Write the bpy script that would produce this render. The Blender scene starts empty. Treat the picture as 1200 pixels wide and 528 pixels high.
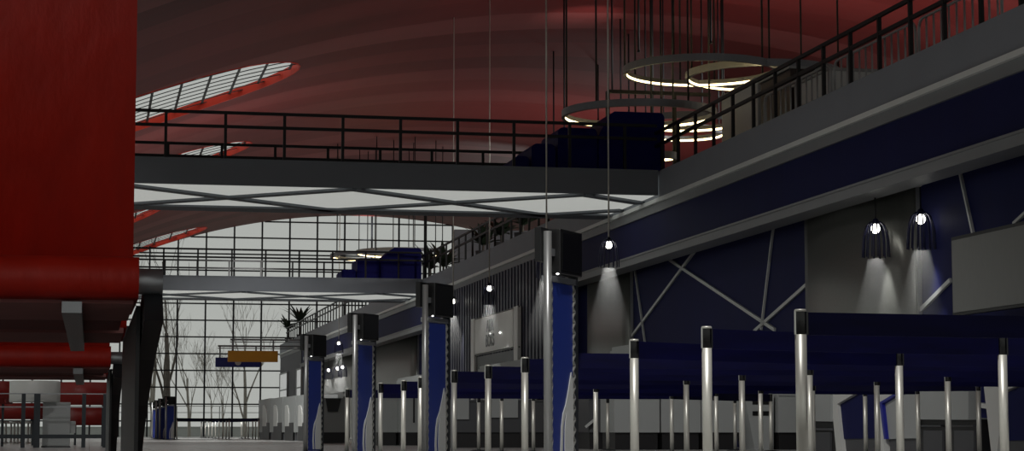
import bpy, math, random
from mathutils import Vector, Matrix
random.seed(7)
SC = bpy.context.scene
COL = SC.collection

# ------------------------------------------------------------------ camera
F, VX, HY, CX, CY = 2400.0, 105.0, 506.0, 600.0, 264.0
CAMZ = 0.35
pitch = math.atan2(HY - CY, F)
yaw = -math.atan((VX - CX) / F * math.cos(pitch))
c_, s_ = math.cos(yaw), math.sin(yaw)
RIGHT = Vector((c_, -s_, 0))
FWD = Vector((s_ * math.cos(pitch), c_ * math.cos(pitch), math.sin(pitch)))
UP = Vector((-s_ * math.sin(pitch), -c_ * math.sin(pitch), math.cos(pitch)))
CAM = Vector((0, 0, CAMZ))
cd = bpy.data.cameras.new('camera')
cd.sensor_width = 36.0
cd.lens = 36.0 * F / 1200.0
cd.clip_start = 0.05
cd.clip_end = 800
cam = bpy.data.objects.new('camera', cd)
COL.objects.link(cam)
R = Matrix((RIGHT, UP, -FWD)).transposed().to_4x4()
cam.matrix_world = Matrix.Translation(CAM) @ R
SC.camera = cam
vs = SC.view_settings
SC.display_settings.display_device = 'sRGB'
vs.view_transform = 'Standard'
vs.look = 'None'
vs.gamma = 1.0
vs.exposure = 0.0
vs.use_curve_mapping = False


def P(x, y, X=None, Y=None, Z=None):
    """measured photo point -> point of the real plane X=, Y= or Z="""
    d = FWD + RIGHT * ((x - CX) / F) + UP * ((CY - y) / F)
    if X is not None:
        t = X / d.x
    elif Y is not None:
        t = Y / d.y
    else:
        t = (Z - CAMZ) / d.z
    return CAM + d * t


def lin(c):
    c = c / 255.0
    return c / 12.92 if c <= 0.04045 else ((c + 0.055) / 1.055) ** 2.4


# ------------------------------------------------------------------ materials
_m = {}


def mat(name, rgb=(128, 128, 128), rough=0.5, metal=0.0, nscale=0.0, namt=0.0, emit=0.0, bump=0.0, stretch=None, spec=0.5, ecol=None):
    if name in _m:
        return _m[name]
    m = bpy.data.materials.new(name)
    m.use_nodes = True
    nt = m.node_tree
    b = nt.nodes['Principled BSDF']
    col = (lin(rgb[0]), lin(rgb[1]), lin(rgb[2]), 1)
    b.inputs['Base Color'].default_value = col
    b.inputs['Roughness'].default_value = rough
    b.inputs['Metallic'].default_value = metal
    b.inputs['Specular IOR Level'].default_value = spec
    if emit:
        e = ecol or rgb
        b.inputs['Emission Color'].default_value = (lin(e[0]), lin(e[1]), lin(e[2]), 1)
        b.inputs['Emission Strength'].default_value = emit
    if nscale:
        tc = nt.nodes.new('ShaderNodeTexCoord')
        mp = nt.nodes.new('ShaderNodeMapping')
        if stretch:
            mp.inputs['Scale'].default_value = stretch
        n = nt.nodes.new('ShaderNodeTexNoise')
        n.inputs['Scale'].default_value = nscale
        n.inputs['Detail'].default_value = 5
        nt.links.new(tc.outputs['Object'], mp.inputs['Vector'])
        nt.links.new(mp.outputs['Vector'], n.inputs['Vector'])
        mx = nt.nodes.new('ShaderNodeMix')
        mx.data_type = 'RGBA'
        lo = tuple(max(0, v * (1 - namt)) for v in col[:3]) + (1,)
        hi = tuple(min(1, v * (1 + namt)) for v in col[:3]) + (1,)
        mx.inputs[6].default_value = lo
        mx.inputs[7].default_value = hi
        nt.links.new(n.outputs['Fac'], mx.inputs[0])
        nt.links.new(mx.outputs[2], b.inputs['Base Color'])
        if bump:
            bp = nt.nodes.new('ShaderNodeBump')
            bp.inputs['Strength'].default_value = bump
            bp.inputs['Distance'].default_value = 0.01
            nt.links.new(n.outputs['Fac'], bp.inputs['Height'])
            nt.links.new(bp.outputs['Normal'], b.inputs['Normal'])
    _m[name] = m
    return m


M_red = mat('red_leather', (180, 27, 4), 0.5, 0, 26, 0.25, bump=0.35, stretch=(1, 1, 0.5))
M_redwall = mat('red_laminate', (128, 16, 8), 0.45, 0, 3, 0.2)
M_brown = mat('seat_underside', (176, 116, 114), 0.7, 0, 20, 0.15)
M_bmet = mat('bench_steel', (150, 152, 155), 0.38, 0.7, 30, 0.08)
M_dleg = mat('dark_leg_steel', (52, 56, 60), 0.45, 0.6, 20, 0.1)
M_black = mat('black_paint', (10, 10, 11), 0.45, 0, 8, 0.3)
M_rail = mat('black_rail_paint', (9, 9, 11), 0.5, 0.2, 6, 0.2)
M_steel = mat('brushed_steel', (205, 205, 200), 0.33, 0.85, 40, 0.08, stretch=(1, 1, 0.05))
M_post = mat('satin_post_steel', (208, 207, 198), 0.4, 0.55, 40, 0.06, stretch=(1, 1, 0.1))
M_kpole = mat('kiosk_pole_steel', (150, 151, 150), 0.36, 0.6, 40, 0.06)
M_cap = mat('black_belt_cap', (8, 8, 9), 0.25, 0, 10, 0.2)
M_belt = mat('navy_banner_vinyl', (3, 3, 40), 0.55, 0, 3.0, 0.8, stretch=(0.6, 1, 4), spec=0.12)
M_kblue = mat('blue_panel', (30, 48, 122), 0.4, 0, 5, 0.08)
M_kgrey = mat('grey_emblem', (188, 190, 188), 0.5, 0, 5, 0.05)
M_concrete = mat('fascia_grey', (136, 141, 148), 0.6, 0, 1.2, 0.08)
M_bridge = mat('bridge_charcoal', (110, 115, 121), 0.6, 0, 1.5, 0.08)
M_trim = mat('light_trim', (226, 229, 226), 0.5, 0, 2, 0.06)
M_beam = mat('beam_grey', (130, 132, 134), 0.5, 0.1, 2, 0.06)
M_navy = mat('navy_cladding', (22, 26, 74), 0.65, 0, 0.6, 0.15, stretch=(1, 3, .3), spec=0.15)
M_strip = mat('pale_metal_strip', (190, 192, 190), 0.4, 0.2, 5, 0.06)
M_steelp = mat('steel_cladding', (122, 123, 119), 0.4, 0.6, 22, 0.14, stretch=(1, 1, 1))
M_rib = mat('rib_navy_grey', (62, 63, 82), 0.5, 0.1, 3, 0.1)
M_ribback = mat('rib_back_black', (16, 16, 20), 0.6, 0, 3, 0.1)
M_counter = mat('counter_grey', (160, 163, 162), 0.5, 0, 2, 0.05)
M_counterd = mat('counter_dark_grey', (72, 73, 76), 0.55, 0, 2, 0.08)
M_white = mat('white_laminate', (205, 206, 202), 0.45, 0, 3, 0.04)
M_plinth = mat('plinth_black', (26, 25, 27), 0.5, 0, 4, 0.15)
M_floor_out = mat('paving_pale', (176, 176, 168), 0.8, 0, 0.5, 0.1)
M_mull = mat('mullion_dark', (38, 41, 46), 0.5, 0.3, 3, 0.1)
M_bark = mat('bark_grey', (92, 86, 80), 0.9, 0, 6, 0.25)
M_bark2 = mat('bark_pale', (150, 145, 138), 0.9, 0, 6, 0.2)
M_leaf = mat('palm_green', (42, 58, 40), 0.6, 0, 10, 0.3)
M_pot = mat('planter_grey', (90, 92, 94), 0.6, 0, 5, 0.1)
M_orange = mat('orange_sign', (206, 142, 22), 0.5, 0, 4, 0.06)
M_sblue = mat('blue_sign', (30, 42, 128), 0.5, 0, 4, 0.06)
M_signb = mat('sign_board', (236, 237, 232), 0.5, 0, 1.0, 0.05)
M_letter = mat('letter_grey', (92, 93, 92), 0.5, 0, 5, 0.1)
M_screen = mat('grey_screen', (112, 113, 110), 0.35, 0, 3, 0.1, stretch=(1, 6, 1))
M_booth = mat('navy_booth_vinyl', (14, 16, 92), 0.6, 0, 2, 0.2, spec=0.15)
M_wood = mat('dark_wood', (44, 24, 20), 0.5, 0, 4, 0.3, stretch=(1, 1, .2))
M_pale = mat('pale_cladding', (214, 216, 212), 0.6, 0, 3, 0.06)
M_silver = mat('galvanised', (176, 178, 178), 0.45, 0.2, 20, 0.08)
M_ring = mat('ring_aluminium', (140, 142, 146), 0.45, 0.5, 10, 0.06)
M_led = mat('led_strip', (255, 236, 190), 0.5, emit=6.5, ecol=(255, 228, 165))
M_bulb = mat('lamp_bulb', (255, 252, 240), 0.5, emit=6.0)
M_shade = mat('shade_navy', (22, 24, 58), 0.35, 0.3, 8, 0.15)
M_cable = mat('cable_dark', (34, 34, 38), 0.5, 0.2, 5, 0.1)
M_cablel = mat('cable_steel', (205, 200, 190), 0.4, 0.3, 5, 0.1)
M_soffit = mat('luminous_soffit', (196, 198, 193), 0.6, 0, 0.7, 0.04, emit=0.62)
M_litwin = mat('lit_window', (200, 202, 200), 0.4, 0, 2, 0.04, emit=0.45)
M_reveal = mat('red_reveal', (225, 60, 36), 0.6, 0, 2, 0.1)
M_slat = mat('louvre_black', (20, 22, 24), 0.5, 0, 3, 0.1)
M_spot = mat('small_glow', (255, 255, 250), 0.5, emit=2.0)


def floor_mat():
    m = bpy.data.materials.new('polished_floor')
    m.use_nodes = True
    nt = m.node_tree
    b = nt.nodes['Principled BSDF']
    tc = nt.nodes.new('ShaderNodeTexCoord')
    br = nt.nodes.new('ShaderNodeTexBrick')
    br.offset = 0
    br.inputs['Scale'].default_value = 1.0
    br.inputs['Brick Width'].default_value = 1.2
    br.inputs['Row Height'].default_value = 1.2
    br.inputs['Mortar Size'].default_value = 0.006
    br.inputs['Color1'].default_value = (0.5, 0.5, 0.485, 1)
    br.inputs['Color2'].default_value = (0.46, 0.46, 0.45, 1)
    br.inputs['Mortar'].default_value = (0.2, 0.2, 0.2, 1)
    nt.links.new(tc.outputs['Object'], br.inputs['Vector'])
    nt.links.new(br.outputs['Color'], b.inputs['Base Color'])
    b.inputs['Roughness'].default_value = 0.25
    return m


def ceiling_mat():
    m = bpy.data.materials.new('ceiling_red_bands')
    m.use_nodes = True
    nt = m.node_tree
    L = nt.links.new
    b = nt.nodes['Principled BSDF']
    b.inputs['Roughness'].default_value = 0.55
    tc = nt.nodes.new('ShaderNodeTexCoord')
    sp = nt.nodes.new('ShaderNodeSeparateXYZ')
    L(tc.outputs['Object'], sp.inputs[0])
    dn = nt.nodes.new('ShaderNodeTexNoise')
    dn.inputs['Scale'].default_value = 0.05
    L(tc.outputs['Object'], dn.inputs['Vector'])
    ma = nt.nodes.new('ShaderNodeMath')
    ma.operation = 'MULTIPLY_ADD'
    ma.inputs[1].default_value = 5.0
    L(dn.outputs['Fac'], ma.inputs[0])
    L(sp.outputs['Y'], ma.inputs[2])
    dv = nt.nodes.new('ShaderNodeMath')
    dv.operation = 'DIVIDE'
    dv.inputs[1].default_value = 3.2
    L(ma.outputs[0], dv.inputs[0])
    fl = nt.nodes.new('ShaderNodeMath')
    fl.operation = 'FLOOR'
    L(dv.outputs[0], fl.inputs[0])
    wn = nt.nodes.new('ShaderNodeTexWhiteNoise')
    wn.noise_dimensions = '1D'
    L(fl.outputs[0], wn.inputs['W'])
    cr = nt.nodes.new('ShaderNodeValToRGB')
    e = cr.color_ramp.elements
    cr.color_ramp.interpolation = 'LINEAR'
    e[0].position = 0.0
    e[0].color = (lin(104), lin(23), lin(21), 1)
    e[1].position = 1.0
    e[1].color = (lin(144), lin(72), lin(69), 1)
    k = e.new(0.5)
    k.color = (lin(126), lin(42), lin(39), 1)
    md2 = nt.nodes.new('ShaderNodeMath')
    md2.operation = 'PINGPONG'
    md2.inputs[1].default_value = 1.0
    L(fl.outputs[0], md2.inputs[0])
    mm = nt.nodes.new('ShaderNodeMath')
    mm.operation = 'MULTIPLY_ADD'
    mm.inputs[1].default_value = 0.35
    L(md2.outputs[0], mm.inputs[0])
    m3 = nt.nodes.new('ShaderNodeMath')
    m3.operation = 'MULTIPLY'
    m3.inputs[1].default_value = 0.65
    L(wn.outputs['Value'], m3.inputs[0])
    L(m3.outputs[0], mm.inputs[2])
    L(mm.outputs[0], cr.inputs[0])
    n2 = nt.nodes.new('ShaderNodeTexNoise')
    n2.inputs['Scale'].default_value = 1.0
    mp = nt.nodes.new('ShaderNodeMapping')
    mp.inputs['Scale'].default_value = (0.06, 1.2, 0.06)
    L(tc.outputs['Object'], mp.inputs['Vector'])
    L(mp.outputs['Vector'], n2.inputs['Vector'])
    mr = nt.nodes.new('ShaderNodeMapRange')
    mr.inputs['To Min'].default_value = 0.85
    mr.inputs['To Max'].default_value = 1.15
    L(n2.outputs['Fac'], mr.inputs['Value'])
    mx = nt.nodes.new('ShaderNodeMix')
    mx.data_type = 'RGBA'
    mx.blend_type = 'MULTIPLY'
    mx.inputs[0].default_value = 1.0
    L(cr.outputs[0], mx.inputs[6])
    L(mr.outputs[0], mx.inputs[7])
    L(mx.outputs[2], b.inputs['Base Color'])
    return m


def glass_mat(name='window_glass', refl=0.02):
    m = bpy.data.materials.new(name)
    m.use_nodes = True
    nt = m.node_tree
    nt.nodes.remove(nt.nodes['Principled BSDF'])
    out = nt.nodes['Material Output']
    tr = nt.nodes.new('ShaderNodeBsdfTransparent')
    tr.inputs[0].default_value = (0.97, 0.975, 0.97, 1)
    gl = nt.nodes.new('ShaderNodeBsdfGlossy')
    gl.inputs['Roughness'].default_value = 0.35
    mx = nt.nodes.new('ShaderNodeMixShader')
    mx.inputs[0].default_value = refl
    nt.links.new(tr.outputs[0], mx.inputs[1])
    nt.links.new(gl.outputs[0], mx.inputs[2])
    nt.links.new(mx.outputs[0], out.inputs[0])
    return m


def haze_mat():
    m = bpy.data.materials.new('lamp_haze')
    m.use_nodes = True
    nt = m.node_tree
    nt.nodes.remove(nt.nodes['Principled BSDF'])
    v = nt.nodes.new('ShaderNodeVolumeScatter')
    tc = nt.nodes.new('ShaderNodeTexCoord')
    sp = nt.nodes.new('ShaderNodeSeparateXYZ')
    mr = nt.nodes.new('ShaderNodeMapRange')
    mr.inputs['From Min'].default_value = -2.05
    mr.inputs['From Max'].default_value = -0.4
    mr.inputs['To Min'].default_value = 0.0
    mr.inputs['To Max'].default_value = 0.17
    nt.links.new(tc.outputs['Object'], sp.inputs[0])
    nt.links.new(sp.outputs['Z'], mr.inputs['Value'])
    nt.links.new(mr.outputs[0], v.inputs['Density'])
    nt.links.new(v.outputs[0], nt.nodes['Material Output'].inputs['Volume'])
    return m


M_haze = haze_mat()
M_floor = floor_mat()
M_ceil = ceiling_mat()
M_glass = glass_mat()
M_skyglass = glass_mat('skylight_glass', 0.03)


# ------------------------------------------------------------------ mesh builder
class MB:
    def __init__(s):
        s.v, s.f, s.sm = [], [], []

    def add(s, vs_, fs, smooth=False):
        o = len(s.v)
        s.v += [tuple(v) for v in vs_]
        for f in fs:
            s.f.append(tuple(i + o for i in f))
            s.sm.append(smooth)
        return s

    def box(s, x0, x1, y0, y1, z0, z1):
        return s.hexa([(x0, y0, z0), (x1, y0, z0), (x1, y1, z0), (x0, y1, z0),
                       (x0, y0, z1), (x1, y0, z1), (x1, y1, z1), (x0, y1, z1)])

    def hexa(s, p):
        return s.add(p, [(0, 3, 2, 1), (4, 5, 6, 7), (0, 1, 5, 4), (1, 2, 6, 5), (2, 3, 7, 6), (3, 0, 4, 7)])

    def bar(s, a, b, w, h, up=(0, 0, 1)):
        a, b = Vector(a), Vector(b)
        d = (b - a).normalized()
        u = Vector(up)
        r = d.cross(u)
        if r.length < 1e-5:
            r = d.cross(Vector((0, 1, 0)))
        r.normalize()
        u = r.cross(d).normalized()
        r *= w / 2
        u *= h / 2
        return s.hexa([a - r - u, a + r - u, b + r - u, b - r - u, a - r + u, a + r + u, b + r + u, b - r + u])

    def tube(s, pts, r, n=10, caps=True):
        pts = [Vector(p) for p in pts]
        rs = r if isinstance(r, (list, tuple)) else [r] * len(pts)
        vs_, fs = [], []
        prev = None
        for i, p in enumerate(pts):
            if i == 0:
                d = pts[1] - pts[0]
            elif i == len(pts) - 1:
                d = pts[-1] - pts[-2]
            else:
                d = pts[i + 1] - pts[i - 1]
            d.normalize()
            if prev is None:
                ref = Vector((0, 0, 1)) if abs(d.z) < 0.9 else Vector((1, 0, 0))
                a = d.cross(ref).normalized()
            else:
                a = (prev - d * prev.dot(d)).normalized()
            prev = a
            b = d.cross(a)
            for k in range(n):
                t = 2 * math.pi * k / n
                vs_.append(p + (a * math.cos(t) + b * math.sin(t)) * rs[i])
        for i in range(len(pts) - 1):
            for k in range(n):
                k2 = (k + 1) % n
                fs.append((i * n + k, i * n + k2, (i + 1) * n + k2, (i + 1) * n + k))
        s.add(vs_, fs, True)
        if caps:
            o = len(s.v) - len(vs_)
            s.f.append(tuple(o + k for k in range(n))[::-1])
            s.sm.append(False)
            s.f.append(tuple(o + (len(pts) - 1) * n + k for k in range(n)))
            s.sm.append(False)
        return s

    def lathe(s, prof, c=(0, 0, 0), n=20, smooth=True):
        vs_, fs = [], []
        m = len(prof)
        for r, z in prof:
            for k in range(n):
                t = 2 * math.pi * k / n
                vs_.append((c[0] + r * math.cos(t), c[1] + r * math.sin(t), c[2] + z))
        for i in range(m - 1):
            for k in range(n):
                k2 = (k + 1) % n
                fs.append((i * n + k, i * n + k2, (i + 1) * n + k2, (i + 1) * n + k))
        s.add(vs_, fs, smooth)
        o = len(s.v) - len(vs_)
        if prof[0][0] > 1e-4:
            s.f.append(tuple(o + k for k in range(n))[::-1]); s.sm.append(False)
        if prof[-1][0] > 1e-4:
            s.f.append(tuple(o + (m - 1) * n + k for k in range(n))); s.sm.append(False)
        return s

    def prism(s, poly, off, smooth=False):
        """closed polygon (3D points) extruded by the vector off"""
        n = len(poly)
        a = [Vector(p) for p in poly]
        b = [p + Vector(off) for p in a]
        fs = [tuple(range(n))[::-1], tuple(range(n, 2 * n))]
        s.add(a + b, fs)
        o = len(s.v) - 2 * n
        for i in range(n):
            j = (i + 1) % n
            s.f.append((o + i, o + j, o + n + j, o + n + i))
            s.sm.append(smooth)
        return s

    def build(s, name, m, parent=None, bevel=0.0):
        me = bpy.data.meshes.new(name)
        me.from_pydata(s.v, [], s.f)
        me.polygons.foreach_set('use_smooth', s.sm)
        me.update()
        import bmesh
        bm = bmesh.new()
        bm.from_mesh(me)
        bmesh.ops.recalc_face_normals(bm, faces=bm.faces)
        if bevel:
            es = [e for e in bm.edges if len(e.link_faces) == 2 and e.calc_face_angle(0) > 0.6]
            bmesh.ops.bevel(bm, geom=es, offset=bevel, segments=2, affect='EDGES', profile=0.5)
        bm.to_mesh(me)
        bm.free()
        me.materials.append(m)
        o = bpy.data.objects.new(name, me)
        COL.objects.link(o)
        if parent is not None:
            o.parent = parent
        return o


def tag(o, label, cat, group=None):
    o['label'] = label
    o['category'] = cat
    if group:
        o['group'] = group
    return o


def thing(name, label, cat, loc=(0, 0, 0), rz=0.0, group=None):
    o = bpy.data.objects.new(name, None)
    o.empty_display_size = 0.2
    COL.objects.link(o)
    o.location = loc
    o.rotation_euler = (0, 0, rz)
    return tag(o, label, cat, group)


def struct(o):
    o['kind'] = 'structure'
    return o


def dup(root, loc, rz, label, group=None):
    r = root.copy()
    COL.objects.link(r)
    r.location = loc
    r.rotation_euler = (0, 0, rz)
    r['label'] = label
    if group:
        r['group'] = group
    for ch in list(root.children):
        c = ch.copy()
        COL.objects.link(c)
        c.parent = r
        for g in list(ch.children):
            d = g.copy()
            COL.objects.link(d)
            d.parent = c
    return r


ORD = ['first', 'second', 'third', 'fourth', 'fifth', 'sixth', 'seventh', 'eighth', 'ninth', 'tenth', 'eleventh', 'twelfth',
       'thirteenth', 'fourteenth', 'fifteenth', 'sixteenth', 'seventeenth', 'eighteenth', 'nineteenth', 'twentieth']


def Yx(x, X, slope=0.3):
    return P(x, HY - slope * (x - VX), X=X).y


# ------------------------------------------------------------------ dimensions
GX = 14.0            # gallery edge
WX = 15.0            # recessed wall below it
GZ = 6.93            # gallery floor
WY = 156.0           # glazed end wall
XL, YB = -16.0, -14.0


def CZ(x):
    return 16.9 - 0.0113 * (max(x, -3.0) - 20.0) ** 2


# ------------------------------------------------------------------ floor, ceiling
struct(MB().box(XL, 40, YB, WY + 0.3, -0.3, 0).build('floor', M_floor))
struct(MB().box(-90, 90, -80, 330, -0.45, -0.31).build('ground_outside', M_floor_out))


def ceiling_mesh():
    mb = MB()
    n = 56
    xs = [XL + (42 - XL) * i / n for i in range(n + 1)]
    low = [(x, CZ(x)) for x in xs]
    up = [(x, CZ(x) + 0.35) for x in xs][::-1]
    prof = low + up
    N = len(prof)
    ys = [YB, 20, 50, 70, 85, 100, 120, 140, WY]
    vs_, fs = [], []
    for y in ys:
        vs_ += [(x, y, z) for x, z in prof]
    for j in range(len(ys) - 1):
        for i in range(N):
            k = (i + 1) % N
            fs.append((j * N + i, j * N + k, (j + 1) * N + k, (j + 1) * N + i))
    for j in (0, len(ys) - 1):
        for i in range(n):
            fs.append((j * N + i, j * N + i + 1, j * N + N - 2 - i, j * N + N - 1 - i))
    mb.add(vs_, fs, False)
    return mb


ceil = struct(ceiling_mesh().build('ceiling', M_ceil))


def ceil_hit(x, y):
    d = FWD + RIGHT * ((x - CX) / F) + UP * ((CY - y) / F)
    t = 20.0
    while t < 260:
        p = CAM + d * t
        if p.z >= CZ(p.x):
            break
        t += 0.02
    return p


def leaf(cx, cy, L, W, ang, tip=1.0, n=40):
    """lens outline in plan"""
    pts = []
    for k in range(n):
        t = 2 * math.pi * k / n
        u = math.cos(t) * L / 2
        v = math.sin(t) * W / 2 * (0.85 + 0.15 * abs(math.cos(t)))
        pts.append((cx + u * math.cos(ang) - v * math.sin(ang), cy + u * math.sin(ang) + v * math.cos(ang)))
    return pts


def skylight(tipx, tipy, L, W, ang, label):
    tip = ceil_hit(tipx, tipy)
    cx, cy = tip.x - math.cos(ang) * L / 2, tip.y - math.sin(ang) * L / 2
    out = leaf(cx, cy, L, W, ang)
    # hole
    cut = MB()
    n = len(out)
    cut.prism([(x, y, CZ(x) - 1.2) for x, y in out], (0, 0, 3.0))
    co = cut.build('cutter', M_reveal)
    md = ceil.modifiers.new('b', 'BOOLEAN')
    md.operation = 'DIFFERENCE'
    md.solver = 'EXACT'
    md.object = co
    dg = bpy.context.evaluated_depsgraph_get()
    me = bpy.data.meshes.new_from_object(ceil.evaluated_get(dg))
    ceil.modifiers.clear()
    old = ceil.data
    ceil.data = me
    bpy.data.meshes.remove(old)
    bpy.data.objects.remove(co)
    t = thing('skylight', label, 'skylight', (cx, cy, CZ(cx)), 0, 'lens shaped skylights in the red ceiling')
    rv = MB()
    vs_, fs = [], []
    inn = leaf(cx, cy, L - 0.14, W - 0.14, ang)
    ring = []
    for (x, y), (x2, y2) in zip(out, inn):
        ring.append([(x - cx, y - cy, CZ(x) - CZ(cx) - 0.03), (x - cx, y - cy, CZ(x) - CZ(cx) + 0.36),
                     (x2 - cx, y2 - cy, CZ(x) - CZ(cx) + 0.36), (x2 - cx, y2 - cy, CZ(x) - CZ(cx) - 0.03)])
    for r4 in ring:
        vs_ += r4
    for i in range(n):
        j = (i + 1) % n
        for k in range(4):
            k2 = (k + 1) % 4
            fs.append((i * 4 + k, j * 4 + k, j * 4 + k2, i * 4 + k2))
    rv.add(vs_, fs, False)
    rv.build('reveal', M_reveal, t)
    # louvre bars follow the vault, laid 0.75 above it
    lv = MB()
    ca, sa = math.cos(ang), math.sin(ang)

    def halfw(u):
        q = max(0.0, 1 - (2 * u / L) ** 2)
        return W / 2 * math.sqrt(q) * 0.98

    def pt(u, v):
        x, y = u * ca - v * sa, u * sa + v * ca
        return (x, y, CZ(cx + x) - CZ(cx) + 0.22)
    nb = 5
    for k in range(-nb, nb + 1):
        v = W / 2 * k / (nb + 0.5)
        um = L / 2 * math.sqrt(max(0, 1 - (2 * v / W) ** 2)) * 0.98
        if um < 0.3:
            continue
        pts = [pt(-um + 2 * um * i / 12, v) for i in range(13)]
        for a, b in zip(pts[:-1], pts[1:]):
            lv.bar(a, b, 0.14, 0.03)
    lv.build('louvre_bars', M_slat, t)
    cb = MB()
    xq = -L / 2 + 0.4
    while xq < L / 2:
        ins = [yq * 0.05 for yq in range(-160, 161) if (2 * (xq * ca + yq * .05 * sa) / L) ** 2 + (2 * (-xq * sa + yq * .05 * ca) / W) ** 2 < 0.95]
        if len(ins) > 8:
            zq = CZ(cx + xq) - CZ(cx) + 0.22
            cb.bar((xq, ins[0], zq), (xq, ins[-1], zq), 0.10, 0.03)
        xq += 1.15
    cb.build('cross_bars', M_slat, t)
    gp = MB()
    vs_ = [(x - cx, y - cy, CZ(x) - CZ(cx) + 0.3) for x, y in inn]
    gp.add(vs_, [(k, k + 1, n - 2 - k, n - 1 - k) for k in range(n // 2 - 1)])
    gp.build('glass_pane', M_skyglass, t)
    return t


AN = math.radians(16)
skylight(344, 86, 13.5, 10.6, AN, 'largest lens shaped skylight with black louvres, above the near footbridge railing')
skylight(290, 173, 13.5, 10.6, AN, 'lens shaped skylight seen low behind the near footbridge railing')
skylight(188, 246, 12.5, 9.5, AN, 'sliver of skylight just under the near footbridge soffit beside the red seat')
skylight(240, 269, 13.5, 10.6, AN, 'lens shaped skylight at the far end of the ceiling near the window wall')

# ------------------------------------------------------------------ glazed end wall
win = MB()
x0w, x1w = XL, 40
win.box(x0w, x1w, WY - 0.02, WY, 0, 18)
wp = win.build('window_1', M_glass)
struct(wp)
mu = MB()
cellx = P(241, 345, Y=WY).x - P(208, 345, Y=WY).x
cx0 = P(208, 345, Y=WY).x
k = -12
while cx0 + k * cellx < x1w:
    x = cx0 + k * cellx
    k += 1
    if x < x0w:
        continue
    mu.box(x - 0.06, x + 0.06, WY - 0.16, WY + 0.06, 0, CZ(x) + 0.2)
cz0 = P(270, 355.8, Y=WY).z
cellz = cz0 - P(270, 375.3, Y=WY).z
k = -8
while cz0 + k * cellz < 17:
    z = cz0 + k * cellz
    k += 1
    if z < 0.05:
        continue
    xa, xb = x0w, x1w
    if z > 12:
        half = math.sqrt(max(0, (16.9 - z) / 0.0113))
        xa, xb = max(x0w, 20 - half), min(x1w, 20 + half)
    if xb - xa > 1:
        mu.box(xa, xb, WY - 0.14, WY + 0.05, z - 0.05, z + 0.05)
o = mu.build('window_frame', M_mull, wp)

# ------------------------------------------------------------------ right hand wall and gallery
struct(MB().box(GX + 0.05, 40, 8, WY - 0.2, 6.24, GZ).build('gallery_floor_slab', M_concrete))
struct(MB().box(GX, GX + 0.12, 8, WY - 0.2, 6.24, GZ).build('trim_1', M_concrete))
struct(MB().box(GX - 0.06, GX + 0.10, 8, WY - 0.2, 6.14, 6.24).build('trim_2', M_trim))
struct(MB().box(GX + 0.02, GX + 0.5, 8, WY - 0.2, 5.92, 6.14).build('trim_3', M_beam))
Yr0, Yr1 = Yx(640, GX), Yx(524, GX)
Yd0 = Yx(352, GX)
n_ = 4
for (a, b) in ((8, Yr0), (Yr1, Yd0)):
    struct(MB().box(GX + 0.08, GX + 0.6, a, b, 4.98, 5.92).build('trim_%d' % n_, M_navy)); n_ += 1
    bm_ = MB().box(GX - 0.02, GX + 0.55, a, b, 4.755, 4.94)
    bm_.box(GX - 0.05, GX + 0.55, a, b, 4.94, 4.985)
    struct(bm_.build('trim_%d' % n_, M_beam)); n_ += 1
    struct(MB().box(GX + 0.5, WX + 0.3, a, b, 4.98, 5.1).build('trim_%d' % n_, M_counterd)); n_ += 1
struct(MB().box(WX, WX + 0.3, 8, WY - 0.2, 0, 6.2).build('wall_right', M_navy))
# ribbed wall
rb = MB().box(GX + 0.1, GX + 0.3, Yr0, Yr1, 0, 6.14)
rbo = struct(rb.build('wall_right_ribbed', M_ribback))
rr = MB()
y = Yr0 + 0.1
while y < Yr1:
    rr.box(GX - 0.02, GX + 0.1, y, y + 0.3, 0, 5.93)
    y += 0.53
rr.build('wall_rib', M_rib, rbo)
struct(MB().box(GX + 0.1, WX, Yr0 - 0.15, Yr0, 0, 6.14).build('wall_return_near', M_counterd))
struct(MB().box(GX + 0.1, WX, Yr1, Yr1 + 0.15, 0, 6.14).build('wall_return_middle', M_counterd))
dk = struct(MB().box(GX + 0.05, GX + 0.3, Yd0, WY - 0.2, 0, 5.95).build('wall_right_far', mat('far_wall_grey', (88, 88, 96), 0.6, 0, 2, 0.06)))
for i, (xa, xb, yt, yb_) in enumerate(((328.5, 337, 438, 466), (348, 353.5, 433, 464))):
    ya, yb = Yx(xb, GX, .2), Yx(xa, GX, .2)
    zt = P((xa + xb) / 2, yt, X=GX).z
    zb = P((xa + xb) / 2, yb_, X=GX).z
    w = MB().box(GX - 0.02, GX + 0.06, ya, yb, zb, zt)
    w = struct(w.build('window_%d' % (i + 2), M_litwin))
    fr = MB()
    for (a, b, c, d) in ((ya - .1, ya, zb, zt), (yb, yb + .1, zb, zt), (ya - .1, yb + .1, zt, zt + .1), (ya - .1, yb + .1, zb - .1, zb), (ya, yb, zb + .55, zb + .63)):
        fr.box(GX - 0.08, GX + 0.06, a, b, c, d)
    fr.build('window_frame', M_counter, w)

# pale diagonal strips on the navy wall (real strips on the wall plane)
strips = [((820, 286), (732, 405)), ((777, 299), (908, 386)), ((743, 309), (756, 402)), ((907, 260), (892, 386)), ((884, 388), (948, 331)),
          ((1072, 221), (1092, 205)), ((1123, 192), (1141, 276)), ((1072, 370), (1114, 328)), ((1188, 262), (1204, 247)), ((528, 330), (500, 395))]
for i, (a, b) in enumerate(strips[:9]):
    pa, pb = P(a[0], a[1], X=WX - 0.03), P(b[0], b[1], X=WX - 0.03)
    w = 0.08 if i in (0, 1, 4, 7) else 0.055
    struct(MB().bar(pa, pb, w, 0.05, up=(1, 0, 0)).build('trim_%d' % (20 + i), M_strip))

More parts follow.
